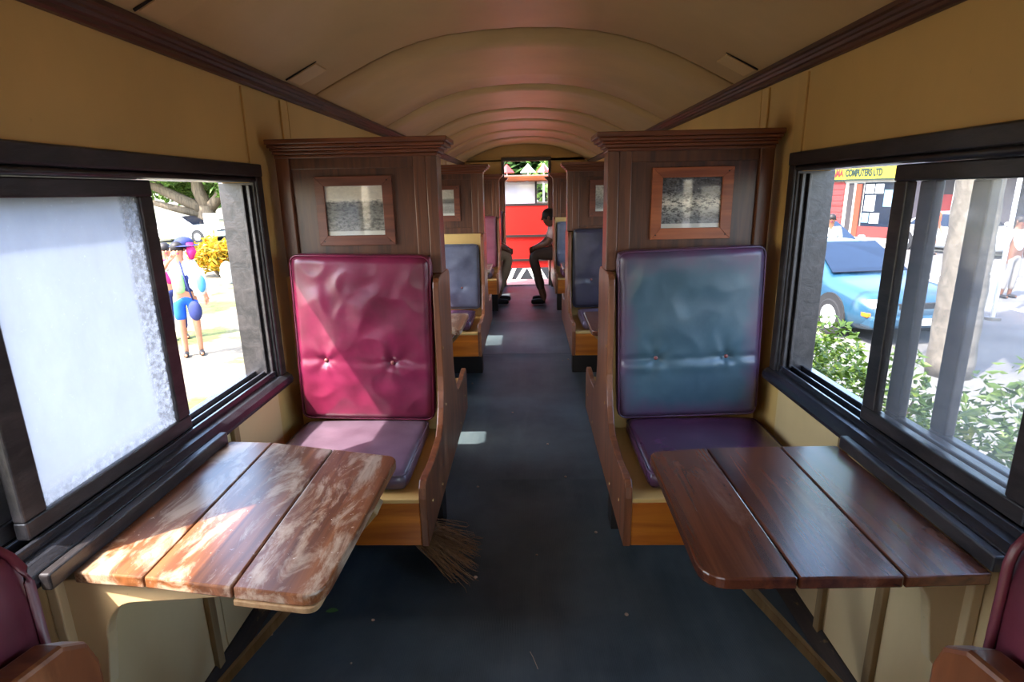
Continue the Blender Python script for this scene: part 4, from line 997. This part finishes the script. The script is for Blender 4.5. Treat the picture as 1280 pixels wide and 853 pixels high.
# ------------------------------------------------------------------ people
for nm, c in (('skin_dark', (108, 70, 50)), ('skin_mid', (176, 124, 94)), ('hair', (28, 22, 20)), ('cloth_white', (196, 196, 192)), ('cloth_green', (150, 204, 130)), ('cloth_navy', (38, 46, 92)), ('cloth_blue', (28, 88, 190)), ('cloth_magenta', (176, 32, 96)), ('cloth_brown', (72, 54, 44)), ('cloth_jeans', (66, 74, 100)), ('cloth_beige', (150, 126, 98)), ('cloth_grey', (128, 122, 116)), ('cloth_pink', (206, 178, 176)), ('cloth_orange', (226, 104, 70)), ('cloth_sky', (72, 140, 180)), ('shoe', (34, 30, 30))):
    MT[nm] = plain(nm, c, 0.75 if 'cloth' in nm else 0.55, 0.3, var=0.1, vscale=18)
def skin(name, chains, mat, parent, root=0, sub=2):
    """chains: lists of (point, radius); points that coincide are welded"""
    pts, rad, ed, idx = [], [], [], {}
    for ch in chains:
        prev = None
        for p, r_ in ch:
            k = tuple(round(v, 4) for v in p)
            if k not in idx: idx[k] = len(pts); pts.append(k); rad.append(r_)
            if prev is not None and prev != idx[k]: ed.append((prev, idx[k]))
            prev = idx[k]
    me = bpy.data.meshes.new(name); me.from_pydata(pts, ed, []); o = bpy.data.objects.new(name, me); col.objects.link(o)
    if parent: o.parent = parent
    m = o.modifiers.new('skin', 'SKIN'); m.use_smooth_shade = True
    for i, sv in enumerate(me.skin_vertices[0].data):
        r_ = rad[i]; sv.radius = r_ if isinstance(r_, tuple) else (r_, r_); sv.use_root = (i == 0)
    s_ = o.modifiers.new('smooth', 'SUBSURF'); s_.levels = sub; s_.render_levels = sub
    me.materials.append(MT[mat]); return o
def person(label, loc, face, J, skin_m, top, bottom, hair=True, top_sleeve=1.0, bottom_len=1.0, shoes='shoe', group=None, hair_m='hair'):
    """J: joints in local space, the figure faces local -y"""
    r = thing('person', loc, label, 'person', group); r.rotation_euler = (0, 0, face)
    P = lambda k: Vector(J[k])
    ch = [[(P('pelvis'), .125), (P('spine'), .115), (P('chest'), .135), (P('neck'), .055), (P('head'), .082), (P('crown'), .088)]]
    for s in 'lr':
        ch.append([(P('chest'), .135), (P('sh' + s), .056), (P('el' + s), .043), (P('wr' + s), .029)])
        w, e = P('wr' + s), P('el' + s); d = (w - e).normalized(); palm = w + d * .07
        ch.append([(w, .029), (palm, .034)])
        sd = d.cross(Vector((0, 1, 0.2))).normalized(); cu = d.cross(sd) * (1 if s == 'l' else -1)
        for q, L in ((-1.5, .062), (-.5, .074), (.5, .07), (1.5, .055)):
            a = palm + sd * .015 * q + d * .012; b = a + d * L * .55; c = b + d * L * .35 + cu * L * .3
            ch.append([(palm, .034), (a, .0095), (b, .009), (c, .008)])
        th = w + d * .03 + sd * .032; ch.append([(w, .029), (th, .011), (th + d * .035 + sd * .012, .009)])
        ch.append([(P('pelvis'), .125), (P('hip' + s), .085), (P('kn' + s), .056), (P('an' + s), .038), (P('heel' + s), .036), (P('toe' + s), .032)])
    skin('body', ch, skin_m, r)
    # face
    hd = P('head'); cr = P('crown'); f = Vector(J.get('look', (0, -1, 0))).normalized(); upv = (cr - P('neck')).normalized(); rt = f.cross(upv).normalized()
    mid = (hd + cr) / 2
    def blob(nm, p, rr, m): 
        o = bpy.data.objects.new(nm, MB().ball(tuple(p), rr, 10, 7).mesh(nm)); col.objects.link(o); o.parent = r; o.data.materials.append(MT[m]); [setattr(q, 'use_smooth', True) for q in o.data.polygons]; return o
    blob('nose', mid + f * .088 - upv * .018, (.012, .014, .018), skin_m)
    for k in (-1, 1):
        blob('eye', mid + f * .080 + rt * .032 * k + upv * .008, (.009, .008, .007), 'hair'); blob('ear', mid + rt * .088 * k, (.014, .02, .028), skin_m)
    blob('mouth', mid + f * .080 - upv * .052, (.02, .008, .006), 'cloth_magenta')
    if hair: blob('hair', mid - f * .016 + upv * .034, (.098, .102, .092), hair_m)
    # clothing
    tops = [[(P('pelvis') + Vector((0, 0, .03)), .138), (P('spine'), .128), (P('chest'), .148), (P('chest') + (P('neck') - P('chest')) * .75, .075)]]
    for s in 'lr': tops.append([(P('chest'), .148), (P('sh' + s), .068), (P('sh' + s).lerp(P('el' + s), top_sleeve), .056)])
    skin('top', tops, top, r)
    bt = [[(P('pelvis') + Vector((0, 0, .05)), .13), (P('pelvis'), .138)]]
    for s in 'lr':
        c_ = [(P('pelvis'), .138), (P('hip' + s), .098), (P('kn' + s) if bottom_len >= 1 else P('hip' + s).lerp(P('kn' + s), max(bottom_len, .5)), .072 if bottom_len >= 1 else .085)]
        if bottom_len > 1: c_.append((P('kn' + s).lerp(P('an' + s), bottom_len - 1), .056))
        bt.append(c_)
    skin('trousers' if bottom_len > 1 else 'shorts', bt, bottom, r)
    if shoes:
        for s in 'lr': skin('shoe', [[(P('heel' + s) + Vector((0, .02, 0)), .044), (P('toe' + s), .04)]], shoes, r, sub=1)
    return r
def standing(h=1.7, arm=None, lean=0.0):
    k = h / 1.7
    J = dict(pelvis=(0, 0, .93), spine=(0, 0, 1.12), chest=(0, 0, 1.30), neck=(0, 0, 1.47), head=(0, -.02, 1.56), crown=(0, -.015, 1.63),
             shl=(.17, 0, 1.39), ell=(.22, .02, 1.12), wrl=(.23, -.05, .88), shr=(-.17, 0, 1.39), elr=(-.22, .02, 1.12), wrr=(-.23, -.05, .88),
             hipl=(.09, 0, .86), knl=(.10, -.02, .48), anl=(.10, .02, .09), heell=(.10, .03, .045), toel=(.11, -.15, .04),
             hipr=(-.09, 0, .86), knr=(-.10, -.02, .48), anr=(-.10, .02, .09), heelr=(-.10, .03, .045), toer=(-.11, -.15, .04))
    if arm: J.update(arm)
    return {a: tuple(v * k for v in b) for a, b in J.items()}
# visitor with raised arm by the frosted window, bags, and companion
Jp = standing(1.72, dict(elr=(-.30, -.20, 1.24), wrr=(-.12, -.30, 1.46), ell=(.25, .02, 1.13), wrl=(.27, -.06, .90)))
person('visitor in pale green and white top and blue shorts shading her eyes', (-5.14, 8.30, GZ), R(30), Jp, 'skin_mid', 'cloth_white', 'cloth_blue', top_sleeve=.55, bottom_len=.85, hair_m='hair')
vst = [[((0, 0, .98), .146), ((0, 0, 1.12), .138), ((0, 0, 1.30), .156), ((0, 0, 1.38), .11)]]
vroot = [o for o in col.objects if o.name == 'person'][0]
skin('vest', [[((.06, -.01, .95), .12), ((.06, -.01, 1.12), .12), ((.06, -.01, 1.30), .13)]], 'cloth_navy', vroot)
skin('sash', [[((-.05, -.05, .95), .10), ((-.04, -.05, 1.15), .105), ((-.06, -.05, 1.32), .10)]], 'cloth_green', vroot)
Jq = standing(1.62)
person('companion with dark hair and magenta scarf behind the visitor in blue shorts', (-6.0, 9.35, GZ), R(40), Jq, 'skin_mid', 'cloth_magenta', 'cloth_navy', bottom_len=1.8)
hat = thing('sun_hat', (-5.10, 8.44, 0.80), 'dark navy sun hat on the visitor in blue shorts', 'hat')
obj('crown', MB().ball((-5.10, 8.42, 0.80), (0.135, 0.135, 0.10), 16, 8), 'cloth_navy', hat, smooth=True)
obj('brim', MB().disc((-5.09, 8.40, 0.765), 'Z', 0.20, 0.015, 20, 0.15), 'cloth_navy', hat)
obj('scarf', MB().tube([(-4.98, 8.36, 0.80), (-4.95, 8.33, 0.68), (-4.96, 8.32, 0.57)], [0.05, 0.07, 0.03], 10), 'cloth_magenta', hat, smooth=True)
bg1 = thing('plastic_bag', (-4.82, 8.16, 0.07), 'white carrier bag with blue print held by the visitor', 'bag')
pb = MB(); pb.ball((-4.82, 8.16, 0.26), (0.13, 0.09, 0.22), 14, 10); pb.v = [tuple(Vector(p) + Vector((0.03, 0.03, 0.03)) * noise.noise(Vector(p) * 9)) for p in pb.v]
obj('sack', pb, 'cloth_white', bg1, smooth=True)
obj('print', MB().ball((-4.745, 8.10, 0.24), (0.062, 0.055, 0.13), 12, 8), 'cloth_sky', bg1, smooth=True)
obj('handle', MB().tube([(-4.90, 8.16, 0.42), (-4.92, 8.16, 0.52), (-4.95, 8.16, 0.45)], 0.012, 6), 'cloth_white', bg1, smooth=True)
bg2 = thing('shoulder_bag', (-4.94, 8.20, -0.32), 'navy shoulder bag hanging at the hip of the visitor in blue shorts', 'bag')
obj('pouch', MB().ball((-4.92, 8.14, -0.17), (0.10, 0.06, 0.15), 14, 10), 'cloth_navy', bg2, smooth=True)
obj('strap', MB().tube([(-4.95, 8.18, -0.02), (-5.03, 8.20, 0.25), (-5.10, 8.24, 0.55)], 0.012, 6), 'cloth_navy', bg2, smooth=True)

# street people
for (x, y, h, f, tp_, bt_, sk, lab, bl) in ((6.75, 13.1, 1.72, -20, 'cloth_white', 'cloth_navy', 'skin_dark', 'person in a loose white shirt behind the blue car', 1.8), (6.35, 13.7, 1.66, 30, 'cloth_white', 'cloth_grey', 'skin_dark', 'second person in white beside the white-shirted one behind the blue car', 1.8),
                                    (13.55, 19.7, 1.66, 20, 'cloth_orange', 'cloth_white', 'skin_mid', 'person in orange top and white shorts on the crossing', .95), (11.95, 15.8, 1.62, -60, 'cloth_sky', 'cloth_navy', 'skin_dark', 'person in blue top carrying an orange bag', 1.8), (9.95, 12.0, 1.66, 10, 'cloth_white', 'cloth_grey', 'skin_dark', 'person in white top standing past the thin post', 1.8)):
    person(lab, (x, y, GZ), R(f), standing(h), sk, tp_, bt_, bottom_len=bl, group='people on the street')
ob = thing('carrier_bag', (11.75, 15.65, -0.55), 'orange carrier bag held by the person in blue top', 'bag')
obj('sack', MB().ball((11.75, 15.65, -0.32), (0.17, 0.12, 0.23), 12, 8), 'cloth_orange', ob, smooth=True)
obj('handle', MB().tube([(11.75, 15.65, -0.12), (11.77, 15.68, -0.02)], 0.015, 6), 'cloth_orange', ob)

# seated passengers near the end doorway (local -y is towards the aisle they face)
def seated(lean, foot=0.0, slouch=0.0):
    D_ = dict(pelvis=(0, 0, .66), spine=(0, -.04 - lean * .3, .82), chest=(0, -.07 - lean * .8, .98), neck=(0, -.09 - lean, 1.10), head=(0, -.12 - lean, 1.17), crown=(0, -.115 - lean, 1.235), 
                shl=(.16, -.07 - lean * .8, 1.03), ell=(.20, -.17 - lean * .7, .82), wrl=(.08, -.36, .72), shr=(-.16, -.07 - lean * .8, 1.03), elr=(-.20, -.17 - lean * .7, .82), wrr=(-.06, -.38, .70),
                hipl=(.09, -.05, .64), knl=(.12, -.42, .62), anl=(.12, -.36 + foot, .10), heell=(.12, -.34 + foot, .05), toel=(.13, -.52 + foot, .04),
                hipr=(-.09, -.05, .64), knr=(-.10, -.44, .60), anr=(-.12, -.34 + foot, .10), heelr=(-.12, -.32 + foot, .05), toer=(-.13, -.50 + foot, .04))
    for k, w_ in (('spine', .3), ('chest', .75), ('neck', 1.0), ('head', 1.0), ('crown', 1.0), ('shl', .8), ('shr', .8), ('ell', .4), ('elr', .4)):
        D_[k] = (D_[k][0], D_[k][1], D_[k][2] - slouch * w_)
    for k in D_:
        if k[:2] not in ('an', 'he', 'to') or k == 'head': D_[k] = (D_[k][0], D_[k][1], D_[k][2] + 0.03)
    return D_
person('passenger in pale pink top and dark trousers seated sideways by the aisle', (0.50, 7.50, 0.0), R(-90), seated(0.10, 0.06, 0.12), 'skin_dark', 'cloth_pink', 'cloth_brown', top_sleeve=.7, bottom_len=1.85)
person('passenger in grey top and beige trousers seated beside the end partition', (-0.66, 7.52, 0.0), R(90), seated(0.02, 0.08), 'skin_dark', 'cloth_grey', 'cloth_beige', top_sleeve=.9, bottom_len=1.85)
